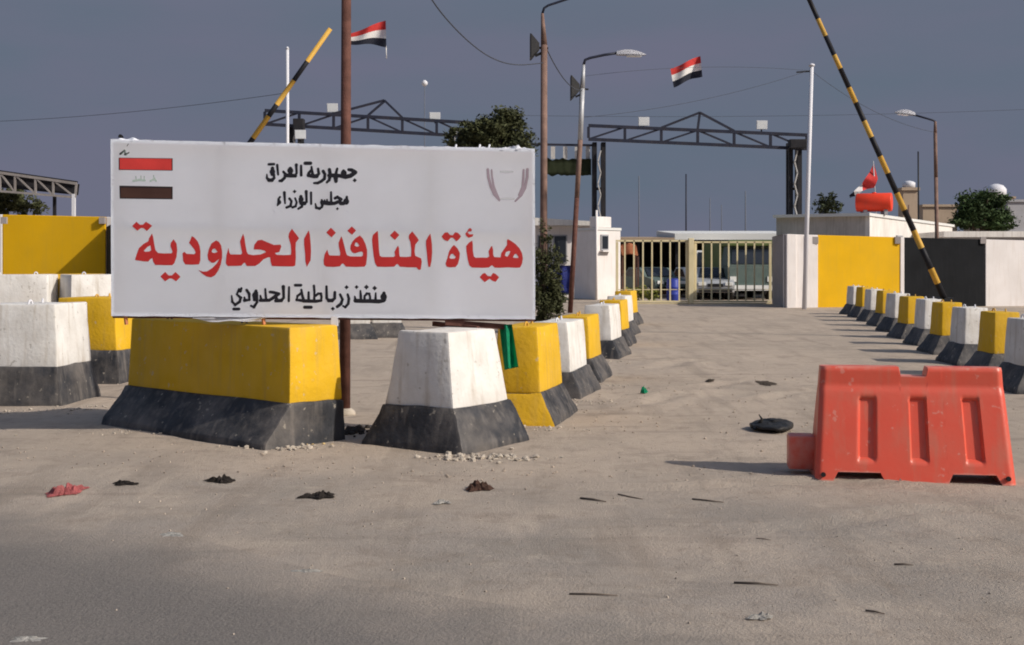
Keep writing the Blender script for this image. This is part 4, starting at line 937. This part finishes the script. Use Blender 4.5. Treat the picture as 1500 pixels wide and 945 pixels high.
# --- lettering: outlines (window origin, scale, outlines with holes by even-odd)
W1, W2, W3, W4, W5, W6, W7 = (640, 330), (550, 330), (460, 330), (330, 330), (270, 330), (180, 315), (240, 330)
TITLE = [
 (W1, [(1085,212),(1140,240),(1210,290),(1270,355),(1310,430),(1322,510),(1310,590),(1280,650),(1230,655),(1090,648),(960,655),(890,652),(845,612),(800,650),(700,655),(540,650),(500,620),(475,530),(455,400),(450,320),(490,270),(545,235),(552,300),(555,400),(568,480),(595,500),(700,498),(770,500),(805,480),(795,400),(830,330),(850,318),(865,380),(865,450),(882,490),(980,495),(990,430),(1035,365),(1080,300),(1078,245)]),
 (W1, [(1045,470),(1060,415),(1100,395),(1132,398),(1112,445),(1085,485)]), (W1, [(1168,495),(1195,445),(1220,438),(1250,480),(1255,503),(1210,503)]),
 (W1, [(485,55),(515,42),(540,70),(528,97),(492,94),(472,112),(500,140),(562,138),(548,174),(490,194),(450,162),(438,125),(468,95)]),
 (W1, [(72,175),(120,115),(165,108),(200,150),(245,155),(280,108),(322,116),(372,170),(338,218),(302,248),(250,192),(215,190),(165,248),(110,222)]),
 (W1, [(265,303),(320,360),(354,430),(347,510),(322,600),(287,643),(200,648),(148,637),(133,590),(163,500),(188,400),(233,330)]), (W1, [(190,497),(215,445),(245,438),(292,490),(270,515),(210,515)]),
 (W1, [(658,800),(700,748),(740,733),(780,780),(830,785),(862,733),(902,748),(957,800),(902,872),(850,852),(810,822),(770,852),(735,877)]),
 (W2, [(845,128),(857,200),(870,300),(872,420),(862,550),(842,642),(815,642),(803,560),(793,440),(778,310),(778,240),(808,180)]),
 (W2, [(30,88),(-40,150),(-52,220),(-42,350),(-27,480),(-7,580),(25,637),(150,642),(290,637),(325,598),(345,598),(375,637),(500,647),(630,647),(665,687),(697,682),(714,560),(702,508),(640,483),(612,468),(602,400),(612,300),(667,230),(642,190),(565,93),(518,150),(513,190),(538,260),(553,380),(548,480),(480,488),(375,485),(367,440),(362,350),(347,313),(318,360),(293,410),(303,470),(280,488),(100,488),(67,470),(57,400),(47,250),(38,92)]),
 (W2, [(295,83),(367,150),(300,227),(223,155)]),
 (W3, [(705,158),(747,200),(792,290),(817,380),(817,480),(802,600),(780,637),(650,642),(490,637),(452,590),(430,590),(400,632),(300,642),(188,637),(153,610),(148,540),(163,450),(205,373),(222,440),(240,465),(400,468),(405,430),(383,330),(378,270),(420,168),(442,220),(462,300),(487,400),(507,460),(560,480),(720,480),(752,468),(755,420),(730,403),(690,412),(630,432),(588,417),(558,370),(563,310),(593,250),(638,200)]), (W3, [(622,312),(640,262),(667,268),(698,312),(680,328),(650,328)]),
 (W3, [(580,18),(647,80),(585,147),(513,85)]), (W3, [(260,38),(337,115),(270,187),(188,112)]),
 (W4, [(1285,78),(1302,150),(1314,280),(1320,400),(1312,540),(1282,590),(1255,642),(1233,560),(1228,440),(1213,300),(1213,210),(1248,140)]),
 (W4, [(1025,53),(1137,200),(1087,265),(1082,350),(1087,500),(1077,620),(1040,634),(850,632),(718,627),(698,560),(690,492),(660,492),(590,522),(520,592),(460,627),(330,627),(305,578),(285,578),(250,622),(150,627),(40,627),(8,590),(18,470),(50,343),(62,420),(82,448),(240,450),(262,430),(243,340),(228,250),(275,128),(297,200),(312,310),(332,410),(352,445),(430,460),(540,450),(628,415),(610,393),(540,374),(438,372),(448,300),(500,233),(560,223),(650,263),(750,303),(852,298),(862,330),(832,412),(762,428),(790,455),(900,460),(1010,455),(1015,400),(1008,300),(973,180),(983,120)]),
 (W5, [(490,233),(532,255),(567,310),(582,400),(582,500),(562,600),(527,692),(472,772),(410,802),(340,787),(280,747),(218,690),(290,715),(350,710),(430,658),(500,588),(540,518),(500,545),(460,577),(420,577),(368,532),(358,460),(378,370),(418,280)]), (W5, [(420,402),(440,363),(475,358),(512,410),(470,427),(430,422)]),
 (W7, [(430,168),(472,190),(522,250),(552,320),(564,400),(562,540),(542,602),(430,607),(328,602),(298,550),(288,430),(318,408),(350,440),(470,445),(490,420),(470,370),(388,270),(413,220)]),
 (W6, [(450,283),(467,340),(482,440),(502,540),(542,585),(640,592),(750,590),(765,565),(733,480),(738,430),(780,373),(827,440),(837,540),(827,640),(792,742),(760,772),(640,772),(498,767),(468,720),(455,662),(430,672),(390,717),(310,712),(188,692),(208,620),(248,510),(318,445),(393,405),(403,360)]), (W6, [(320,552),(380,490),(425,468),(437,540),(410,560),(350,567)]),
 (W6, [(143,170),(210,103),(260,150),(310,150),(355,103),(452,165),(370,247),(320,202),(280,197),(225,242)]),
 ((0, 0), [(235,405),(242,398.3),(247,403.5),(252,403.5),(257,398.3),(264.5,405.5),(258,412.2),(252,408),(248,408),(242,412.2)]),
]
cu = bpy.data.curves.new('lettering', 'CURVE'); cu.dimensions = '2D'; cu.fill_mode = 'BOTH'
ux = (TRs-TL).normalized(); uy = nrm.cross(ux).normalized()
if uy.z < 0: uy = -uy
for (ox, oy), pts in TITLE:
    s = 1 if ox == 0 else 10.5
    sp = cu.splines.new('POLY'); sp.use_cyclic_u = True
    q = [Vector((ox+x/s, oy+y/s)) for x, y in pts]
    sm = []
    for i in range(len(q)):                       # soften the corners a little
        a, b_, c_ = q[i-1], q[i], q[(i+1) % len(q)]
        sm += [b_.lerp(a, min(.22, .45/max(.01, (a-b_).length))), b_.lerp(c_, min(.22, .45/max(.01, (c_-b_).length)))]
    sp.points.add(len(sm)-1)
    for i, v in enumerate(sm):
        wv = on_sign(v.x, v.y)-TL; sp.points[i].co = (wv.dot(ux), wv.dot(uy), 0, 1)
tmp = bpy.data.objects.new('tmp', cu); COL.objects.link(tmp)
bpy.context.view_layer.update()
me = bpy.data.meshes.new_from_object(tmp.evaluated_get(bpy.context.evaluated_depsgraph_get()))
bpy.data.objects.remove(tmp); bpy.data.curves.remove(cu)
bm = bmesh.new(); bm.from_mesh(me); bpy.data.meshes.remove(me)
for v in bm.verts: v.co = TL+ux*v.co.x+uy*v.co.y+nrm*.0022
o = obj('title_lettering', bm, M['redink'], sign); o['label'] = 'large red Arabic title line'

def strokes(name, data, m, off0=.0016, scale_w=1.0, label=None):
    mb = MB(); k = 0
    for (ox, oy, s, lst) in data:
        for st in lst:
            pts = [(Vector((ox+x/s, oy+y/s)), w_/s*scale_w) for x, y, w_ in st]
            if len(pts) == 1:
                c_, w_ = pts[0]; h = w_*.62
                if w_ < 0:
                    mb.face([on_sign(c_.x+math.cos(q*math.pi/6)*-w_*.5, c_.y+math.sin(q*math.pi/6)*-w_*.55, off0+k*.00001) for q in range(12)]); k += 1; continue
                mb.face([on_sign(c_.x+dx*h, c_.y+dy*h, off0+k*.00001) for dx, dy in ((-1, 0), (0, -1), (1, 0), (0, 1))]); k += 1; continue
            for (p, w_) in pts:
                mb.face([on_sign(p.x+math.cos(q*math.pi/6)*w_*.5, p.y+math.sin(q*math.pi/6)*w_*.5, off0+k*.00001) for q in range(12)]); k += 1
            L1, L2 = [], []
            for i, (p, w_) in enumerate(pts):
                d = (pts[min(i+1, len(pts)-1)][0]-pts[max(i-1, 0)][0]).normalized(); n = Vector((-d.y, d.x))
                ext = Vector((0, 0))
                L1.append(p+n*w_/2+ext); L2.append(p-n*w_/2+ext)
            poly = [mb.bm.verts.new(on_sign(v.x, v.y, off0+k*.00001)) for v in L1]; poly2 = [mb.bm.verts.new(on_sign(v.x, v.y, off0+k*.00001)) for v in L2]
            for i in range(len(poly)-1): mb.bm.faces.new((poly[i], poly[i+1], poly2[i+1], poly2[i]))
            k += 1
    o = obj(name, mb, m, sign)
    if label: o['label'] = label
    return o
S = 18.75
strokes('small_lettering', [
 (450, 232, S, [[(1140,310,70),(1220,320,85),(1320,385,100)], [(1320,385,100),(1190,480,100),(1050,510,105),(900,480,85),(750,470,95),(600,470,90)], [(1305,605,80)], [(1000,350,80),(1010,460,110)], [(1005,410,-140)], [(825,285,55),(800,380,65),(780,500,90)], [(780,490,120),(790,630,85)], [(610,310,80),(630,420,85),(625,500,85),(605,600,70),(540,660,55)], [(440,355,75),(490,440,70),(475,560,75),(390,630,70),(290,680,70),(190,680,50)], [(300,290,60),(320,420,70),(260,490,100),(180,490,100),(40,470,80)], [(120,235,50),(130,340,65),(155,450,70)], [(110,330,60),(45,400,65),(30,470,80)], [(-55,135,80),(95,135,80)]]),
 (380, 232, S, [[(1145,205,55),(1150,465,65)], [(1015,180,75),(1015,240,60),(1025,400,55),(985,480,90),(850,470,100),(710,470,80)], [(850,280,85),(850,440,100)], [(850,340,-140)], [(660,370,60),(720,440,75),(690,540,70),(610,615,80),(555,620,60)], [(490,185,60),(515,445,50)], [(360,270,80),(360,430,100)], [(358,370,-130)], [(405,440,50),(405,540,70),(345,600,90),(265,600,90),(210,540,60),(205,440,30)], [(260,165,62),(400,160,62)]])],
 M['blackink'], scale_w=1.2, label='first black line of small Arabic lettering')
strokes('small_lettering', [
 (450, 275, S, [[(1070,380,-140)], [(1088,255,60),(1080,400,95),(1000,430,90),(920,430,90)], [(765,290,70),(830,260,80),(935,320,70)], [(935,320,70),(880,385,80),(960,440,80)], [(900,370,80),(750,430,80),(600,430,100),(410,405,100)], [(830,580,60)], [(655,125,48),(660,400,60)], [(400,340,50),(420,430,100)], [(480,340,35),(480,420,60)], [(545,330,40),(545,420,60)], [(425,420,80),(405,530,60),(340,575,70),(250,550,70),(225,440,35)], [(105,135,55),(110,445,50)]]),
 (395, 275, S, [[(1005,105,75),(1010,220,60),(1015,390,60),(960,430,95),(870,430,90)], [(865,320,-120)], [(860,245,80),(850,380,90),(905,430,80),(885,520,65),(790,580,55)], [(700,290,45),(745,400,50),(715,510,60),(630,540,60)], [(685,105,72)], [(545,300,60),(600,370,60),(575,500,70),(465,545,60)], [(405,135,70),(425,430,40)], [(285,255,50),(245,310,55),(265,400,95)], [(265,400,95),(215,490,35)]])],
 M['blackink'], scale_w=1.2, label='second black line of small Arabic lettering')
strokes('small_lettering', [
 (500, 412, S, [[(1170,330,85),(1165,500,125)], [(1163,430,-160)], [(1160,540,80),(1030,555,100),(800,545,95),(600,545,95),(390,535,100)], [(945,325,40),(940,530,70)], [(915,190,95)], [(650,400,55),(700,340,70),(765,345,70),(790,420,50),(790,520,60)], [(640,400,50),(640,520,70)], [(690,160,95)], [(525,265,45),(535,400,65),(540,540,60)], [(370,420,40),(390,540,80)], [(420,160,80)], [(175,365,60),(210,480,70),(190,620,70),(110,710,70),(50,680,50)], [(145,165,85)]]),
 (430, 412, S, [[(1280,365,60),(1345,500,70),(1305,620,80),(1200,700,75)], [(1135,305,70),(1130,470,75),(1060,530,95),(970,530,95),(915,470,70),(905,145,60)], [(1080,755,82)], [(560,125,60),(575,290,58),(570,420,50),(570,530,75)], [(590,410,60),(680,340,65),(750,345,75),(770,430,60),(755,530,75),(620,550,80),(270,540,85)], [(415,305,55),(415,520,70)], [(305,715,78),(485,715,78)], [(215,235,55),(240,380,65),(285,540,75)], [(200,335,60),(110,405,65),(90,510,75),(260,535,75)], [(45,110,68),(205,110,68)]]),
 (330, 412, 13.64, [[(1275,120,38),(1270,395,43)], [(1160,110,65),(1165,180,52),(1168,330,50),(1120,385,65),(1010,390,60)], [(895,215,48),(960,222,52),(1075,250,50)], [(1065,255,58),(960,330,58),(880,380,58),(700,382,55)], [(1000,300,65),(1035,375,58)], [(800,155,35),(818,380,45)], [(702,290,32),(722,380,55)], [(600,280,-110)], [(615,195,55),(575,290,55),(585,370,58),(640,360,45)], [(630,225,48),(635,420,50),(575,515,58),(515,490,38)], [(430,175,48),(480,250,52),(482,370,52),(385,382,58)], [(383,325,35),(395,382,48)], [(325,140,40),(300,195,60)], [(275,160,40),(235,260,42),(310,330,58),(290,410,52),(200,470,58),(142,410,46),(130,290,26)], [(170,555,50),(275,555,50)]])],
 M['blackink'], scale_w=1.15, label='third black line of small Arabic lettering')
# printed flag
def patch(name, quad, m, off, parent=sign):
    mb = MB(); mb.grid(lambda u, v: on_sign((quad[0][0]*(1-u)+quad[1][0]*u)*(1-v)+(quad[3][0]*(1-u)+quad[2][0]*u)*v, (quad[0][1]*(1-u)+quad[1][1]*u)*(1-v)+(quad[3][1]*(1-u)+quad[2][1]*u)*v, off), 6, 3); return obj(name, mb, m, parent)
patch('stripe', [(174, 231), (253, 232), (253, 250), (174, 249)], M['darkedge'], .0016, sign); o = patch('stripe', [(175.5, 231.8), (251.5, 232.8), (251.5, 249.2), (175.5, 248.2)], M['redflag'], .0021, sign); o['label'] = 'red stripe of the printed flag'
o = patch('stripe', [(175, 272), (253, 273.5), (253, 292), (175.5, 291)], M['darkedge'], .0016, sign); o = patch('stripe', [(177, 275), (251.3, 276), (251.3, 290.4), (177, 289.6)], M['brownflag'], .0021, sign); o['label'] = 'dark stripe of the printed flag'
strokes('flag_script', [(160, 200, 8.59, [[(300,560,22),(380,545,26),(450,555,22)], [(335,500,10),(340,555,14)], [(400,495,10),(400,550,14)], [(440,500,10),(440,550,14)], [(520,560,22),(570,530,26),(590,560,22)], [(560,490,12),(565,550,16)], [(150,215,30),(200,180,26),(215,230,26),(250,200,14)]])], M['greenink'], .0018)
strokes('tie_mark', [(160, 200, 8.59, [[(140,220,26),(190,175,20),(200,225,28),(248,205,14)], [(225,120,8),(240,95,8)]])], M['dark'], .0025)
# crest
strokes('crest', [(690, 230, 11.81, [[(290,215,45),(300,350,50),(345,520,48),(400,650,42),(490,755,28)], [(355,225,28),(365,350,32),(388,500,40),(440,640,42),(492,740,30)], [(975,215,48),(970,350,50),(930,540,50),(870,660,42),(765,765,30)], [(910,225,36),(905,350,42),(892,520,44),(830,660,36)]])], M['crestink'], .0016, 1.05)
strokes('crest_text', [(690, 230, 11.81, [[(510,255,30),(590,258,38),(720,255,30)], [(520,725,28),(640,720,30),(740,725,28)]])], M['crestpale'], .0016)
# green cloth hanging from the frame
mb = MB()
mb.grid(lambda u, v: P(731+22*u+8*v*(1-u*.2)-3*(1-v)*u, 476+66*v*(1-.05*u)-1*u, 11.55+.05*math.sin(u*9+v*2)-.05*v), 14, 24); bmesh.ops.solidify(mb.bm, geom=list(mb.bm.faces), thickness=.006)
tag(obj('cloth_strip', mb, M['greencloth']), 'green cloth strip hanging from the signboard frame over the white block', 'cloth')

# ------------------------------------------------------------------ red water barrier
A_, B_ = G(1194, 702), G(1490, 709); A_ = Vector((A_.x, A_.y)); B_ = Vector((B_.x, B_.y)); dv = (B_-A_); Lr = dv.length; rz = math.atan2(dv.y, dv.x); dv.normalize(); nv = Vector((-dv.y, dv.x))
DB = .50; cen = (A_+B_)/2+nv*DB/2
wb = thing('water_barrier', 'red plastic water-filled road barrier standing on the dirt at right', 'road barrier', (cen.x, cen.y, gz(cen.x, cen.y)-.004), rz)
H = .845
def zb(x):
    for c_ in (-.40, .43):
        d = abs(x*1.44/Lr-c_)
        if d < .155: return .07
        if d < .19: return .07*(.19-d)/.035
    return 0
def ztop(x):
    d = abs(x-.02)
    if d < .10: return H-.07
    if d < .115: return H-.07*(.115-d)/.015
    return H
def half(z):
    if z > .70: return .085
    if z > .665: return .085+.02*(.70-z)/.035
    return .105+(.25-.105)*((.665-z)/.665)**.92
def groove(x, z):
    g = 0
    for c_ in (-.345, .045, .445):
        dx = abs(x-c_)/.062; dz = abs(z-.385)/.225
        a = max(0, min(1, (1.12-dx)/.24)); b2 = max(0, min(1, (1.06-dz)/.12)); g = max(g, a*b2)
    return g
cols = sorted(set([round(-Lr/2+Lr*i/150, 4) for i in range(151)] + [c_*Lr/1.44+s*q for c_ in (-.40, .43) for s in (-1, 1) for q in (.155, .19)] + [.02+s*q for s in (-1, 1) for q in (.1, .115)]))
NR = 44; bm = bmesh.new(); front = []; backv = []
for x in cols:
    fc, bc = [], []
    for j in range(NR+1):
        z = zb(x)+(ztop(x)-zb(x))*j/NR; xx = x*(1-.085*z/H); e = min(1, (Lr/2-abs(x))/.05); rnd_ = (1-(1-e)**2)*.03-.03
        y = half(z)+rnd_-.032*groove(x, z)
        if z > H-.02: y -= (z-(H-.02))*.8
        fc.append(bm.verts.new((xx, -y, z))); bc.append(bm.verts.new((xx, y, z)))
    front.append(fc); backv.append(bc)
for i in range(len(cols)-1):
    for j in range(NR):
        bm.faces.new((front[i][j], front[i+1][j], front[i+1][j+1], front[i][j+1])); bm.faces.new((backv[i+1][j], backv[i][j], backv[i][j+1], backv[i+1][j+1]))
    bm.faces.new((front[i][0], backv[i][0], backv[i+1][0], front[i+1][0])); bm.faces.new((front[i][NR], front[i+1][NR], backv[i+1][NR], backv[i][NR]))
for i, fl_ in ((0, 1), (len(cols)-1, 0)):
    for j in range(NR): bm.faces.new((front[i][j], front[i][j+1], backv[i][j+1], backv[i][j]))
bm.transform(MATR[wb.name]); obj('barrier_body', bm, M['redplastic'], wb, smooth_angle=38)
mb = MB(); mb.box((-Lr/2-.075, .07, .175), (.20, .20, .26)); mb.bevel(.02); mb.bm.transform(MATR[wb.name]); obj('connector', mb, M['redplastic'], wb, smooth_angle=40)
for s in (-1, 1):
    mb = MB(); mb.tube([(s*(Lr/2-.06), -.245, .05), (s*(Lr/2-.06), -.262, .05)], .018, 10); mb.bm.transform(MATR[wb.name]); obj('drain_plug', mb, M['dark'], wb)

# ------------------------------------------------------------------ litter
def crumple(name, label, cat, px, py, wx, wy, h, m, seed, rz=0, n=16):
    g_ = G(px, py); mb = MB()
    NA, NRr = 34, 9; rings = []
    for j in range(NRr+1):
        rg = []
        for i in range(NA):
            an = 2*math.pi*i/NA; rr = j/NRr
            out = .62+.55*mnoise.noise(Vector((math.cos(an)*1.2, math.sin(an)*1.2, seed*3.7)))+.28*mnoise.noise(Vector((math.cos(an)*4, math.sin(an)*4, seed)))
            x = math.cos(an)*rr*out*wx/1.5; y = math.sin(an)*rr*out*wy/1.4
            hh = abs(mnoise.noise(Vector((x*14/wx*.4, y*14/wy*.4, seed+5))))
            z = h*(1.7*hh+.25)*(1-rr**3)+.004+.012*abs(mnoise.noise(Vector((an*2, seed, 1))))*rr*(h > .015)
            X = g_.x+x*math.cos(rz)-y*math.sin(rz); Y_ = g_.y+x*math.sin(rz)+y*math.cos(rz)
            rg.append(mb.bm.verts.new((X, Y_, z+gz(X, Y_))))
        rings.append(rg)
    for r0, r1 in zip(rings[1:], rings[2:]):
        for i in range(NA): mb.bm.faces.new((r0[i], r0[(i+1) % NA], r1[(i+1) % NA], r1[i]))
    mb.bm.faces.new(rings[1])
    for v in rings[0]: mb.bm.verts.remove(v)
    bmesh.ops.solidify(mb.bm, geom=list(mb.bm.faces), thickness=.003)
    return tag(obj(name, mb, m), label, cat, 'litter on the dirt')
crumple('plastic_bag', 'flattened pinkish-red bag on the dirt at the lower left', 'bag', 96, 722, .24, .34, .05, M['pinkbag'], 1)
crumple('rag', 'dark flat rag right of the pinkish-red bag', 'rag', 184, 708, .20, .16, .025, M['scrap'], 2)
crumple('rag', 'dark crumpled rag before the long yellow block', 'rag', 324, 704, .22, .15, .05, M['scrap'], 3, .3)
crumple('rag', 'dark rag on the dirt before the gap between the signboard blocks', 'rag', 468, 724, .24, .18, .03, M['scrap'], 4)
crumple('rag', 'brown crumpled rag before the white signboard block', 'rag', 700, 714, .24, .18, .06, M['scrapbrown'], 5, .4)
crumple('plastic_bag', 'bright green scrap of plastic in the middle of the driveway', 'bag', 942, 578, .13, .2, .07, M['greencloth'], 6)
crumple('paper', 'pale flat paper scrap left of the road edge', 'paper', 252, 784, .14, .14, .01, M['paper'], 7)
crumple('paper', 'pale thin paper strip low in the middle of the photo', 'paper', 450, 838, .18, .06, .012, M['paper'], 8)
crumple('paper', 'pale crumpled paper at the bottom right of the photo', 'paper', 1115, 905, .13, .10, .02, M['paper'], 9)
crumple('paper', 'pale paper bit right of the dark rag before the signboard blocks', 'paper', 648, 734, .12, .12, .02, M['paper'], 10)
crumple('paper', 'tiny pale paper scrap at the left road edge corner', 'paper', 40, 938, .16, .10, .01, M['paper'], 13)
crumple('rag', 'dark grey flat rag in the middle of the driveway beyond the tyre scrap', 'rag', 1125, 563, .26, .35, .015, M['wood'], 14)
crumple('rag', 'dark rag by the base of the left block row far up the driveway', 'rag', 1040, 560, .13, .3, .03, M['wood'], 15)
def stick(label, a, b_, r=.007):
    g0, g1 = G(*a), G(*b_); mid = (g0+g1)/2; mb = MB()
    for q in (g0, mid, g1): q.z = gz(q.x, q.y)+r*.9
    mid.z += .002; mid.y += .006
    r *= .75; mb.tube([g0, mid, g1], [r, r*1.1, r*.5], 6); tag(obj('stick', mb, M['wood']), label, 'stick', 'litter on the dirt')
stick('longest dark stick lying low right of the photo centre', (1075, 851), (1140, 856))
stick('dark stick below the left end of the red barrier shadow', (1014, 730), (1060, 736))
stick('thin dark stick left of the shadow of the red barrier', (905, 725), (942, 730), .006)
stick('bent dark twig beside the thin dark stick', (850, 730), (888, 736), .009)
stick('short twig at the lower right of the photo', (1268, 892), (1296, 897), .006)
stick('short twig below the red barrier', (1310, 827), (1338, 829), .006)
stick('pale split stick near the bottom of the photo left of centre', (834, 871), (905, 873), .006)
stick('small dark twig on the dirt right of centre', (1108, 789), (1130, 791), .005)
# tyre scrap
g_ = G(1131, 629); t = thing('tyre_scrap', 'torn black tyre scrap lying on the driveway left of the red barrier', 'tyre', (g_.x, g_.y, gz(g_.x, g_.y)))
mb = MB()
def tf(u, v):
    an = 2*math.pi*u; ph = math.pi*(v-.5)
    rx = .19*(1+.12*math.sin(an*2+1)+.08*math.sin(an*5)); ry = .26*(1+.10*math.sin(an*3))
    z = .045+.045*(abs(math.sin(ph))**.6*(1 if ph > 0 else -1))*(1+.35*math.sin(an+.6))+.02*mnoise.noise(Vector((math.cos(an)*math.cos(ph)*4, math.sin(an)*math.cos(ph)*4, 2)))
    return Vector((g_.x+rx*math.cos(ph)*math.cos(an), g_.y+ry*math.cos(ph)*math.sin(an), gz(g_.x, g_.y)+max(.002, z)))
mb.grid(tf, 36, 16); bmesh.ops.remove_doubles(mb.bm, verts=list(mb.bm.verts), dist=.002); obj('carcass', mb, M['rubber'], t)
mb = MB(); mb.tube([(g_.x-.13, g_.y-.02, .06), (g_.x-.10, g_.y-.02, .10), (g_.x-.135, g_.y-.03, .15)], [.022, .014, .004], 6)
mb.grid(lambda u, v: Vector((g_.x-.20+.14*u, g_.y-.12+.2*v, .02+.05*u+.015*math.sin(v*7))), 6, 6); obj('torn_flap', mb, M['rubber'], t)
# rubble at block feet
rnd = random.Random(5)
def rubble(cx, cy, n, spread, smin, smax, name, label, m, kindv='stuff'):
    mb = MB()
    for _ in range(n):
        x, y = cx+rnd.gauss(0, spread[0]), cy+rnd.gauss(0, spread[1]); s = rnd.uniform(smin, smax); z = gz(x, y)+s*.3
        b0 = bmesh.ops.create_icosphere(mb.bm, subdivisions=1, radius=s, matrix=Matrix.Translation((x, y, z)) @ Matrix.Rotation(rnd.uniform(0, 6), 4, 'Z') @ Matrix.Diagonal((1, rnd.uniform(.6, 1), rnd.uniform(.4, .8), 1)))
        for v in b0['verts']: v.co += Vector((rnd.uniform(-1, 1), rnd.uniform(-1, 1), rnd.uniform(-1, 1)))*s*.22
    o = obj(name, mb, m); o['kind'] = kindv; o['label'] = label
    return o
g_ = G(715, 668); rubble(g_.x, g_.y-.02, 110, (.28, .12), .008, .035, 'rubble', 'crumbled pale concrete at the foot of the white signboard block', M['rubble'])
g_ = G(420, 655); rubble(g_.x, g_.y, 60, (.25, .10), .008, .03, 'rubble', 'crumbled concrete at the corner of the long yellow block', M['rubble'])
g_ = G(520, 632); rubble(g_.x, g_.y, 40, (.10, .2), .015, .05, 'rubble', 'dark broken bits between the two signboard blocks', M['scrap'])
g_ = G(250, 632); rubble(g_.x, g_.y, 40, (.5, .10), .006, .025, 'rubble', 'pale gravel bits along the long yellow block', M['rubble'])
for (px, py, nn) in ((800, 626, 26), (862, 590, 26), (886, 564, 22), (915, 530, 20), (120, 600, 30), (30, 603, 26)):
    g_ = G(px, py); rubble(g_.x, g_.y, nn, (.22, .16), .006, .022, 'rubble', 'pale crumbs of concrete along the block feet', M['rubble'])
g_ = G(430, 650); rubble(g_.x, g_.y, 40, (.14, .05), .006, .022, 'rubble', 'flaked yellow paint at the corner of the long yellow block', M['yellow'])
for (px, py, nn, sx_, sy_, lab) in ((650, 690, 150, .9, .25, 'dirt clods before the signboard blocks'), (880, 600, 170, .55, 1.6, 'dirt clods beside the left block row'), (1010, 560, 130, 1.2, 2.0, 'dirt clods in the middle of the driveway'), (250, 665, 130, 1.4, .3, 'dirt clods before the long yellow block'), (1150, 600, 120, 1.2, .9, 'dirt clods round the tyre scrap')):
    g_ = G(px, py); rubble(g_.x, g_.y, int(nn*.6), (sx_, sy_), .004, .017, 'dirt_clods', lab, M['ground'])
mb = MB()
for _ in range(1500):
    y = 4.2+14*rnd.random()**1.5; x = rnd.uniform(-.45, .45)*y
    s = rnd.choice((.003, .003, .004, .004, .005, .006, .009))*(1+.03*y)
    if roadside(x, y) < 5.6 and rnd.random() < .8: continue
    d = [Vector((math.cos(an), math.sin(an)*rnd.uniform(.6, 1), 0))*s for an in (.3+rnd.random(), 1.9, 3.4, 4.9)]
    z = gz(x, y); mb.hull([Vector((x, y, z-.003))+v for v in d], [Vector((x, y, z+s*.8))+v*.55 for v in d])
o = obj('gravel', mb, M['pebble'], loc=(0, 0, 0)); o['kind'] = 'stuff'; o['label'] = 'loose gravel scattered over the dirt'
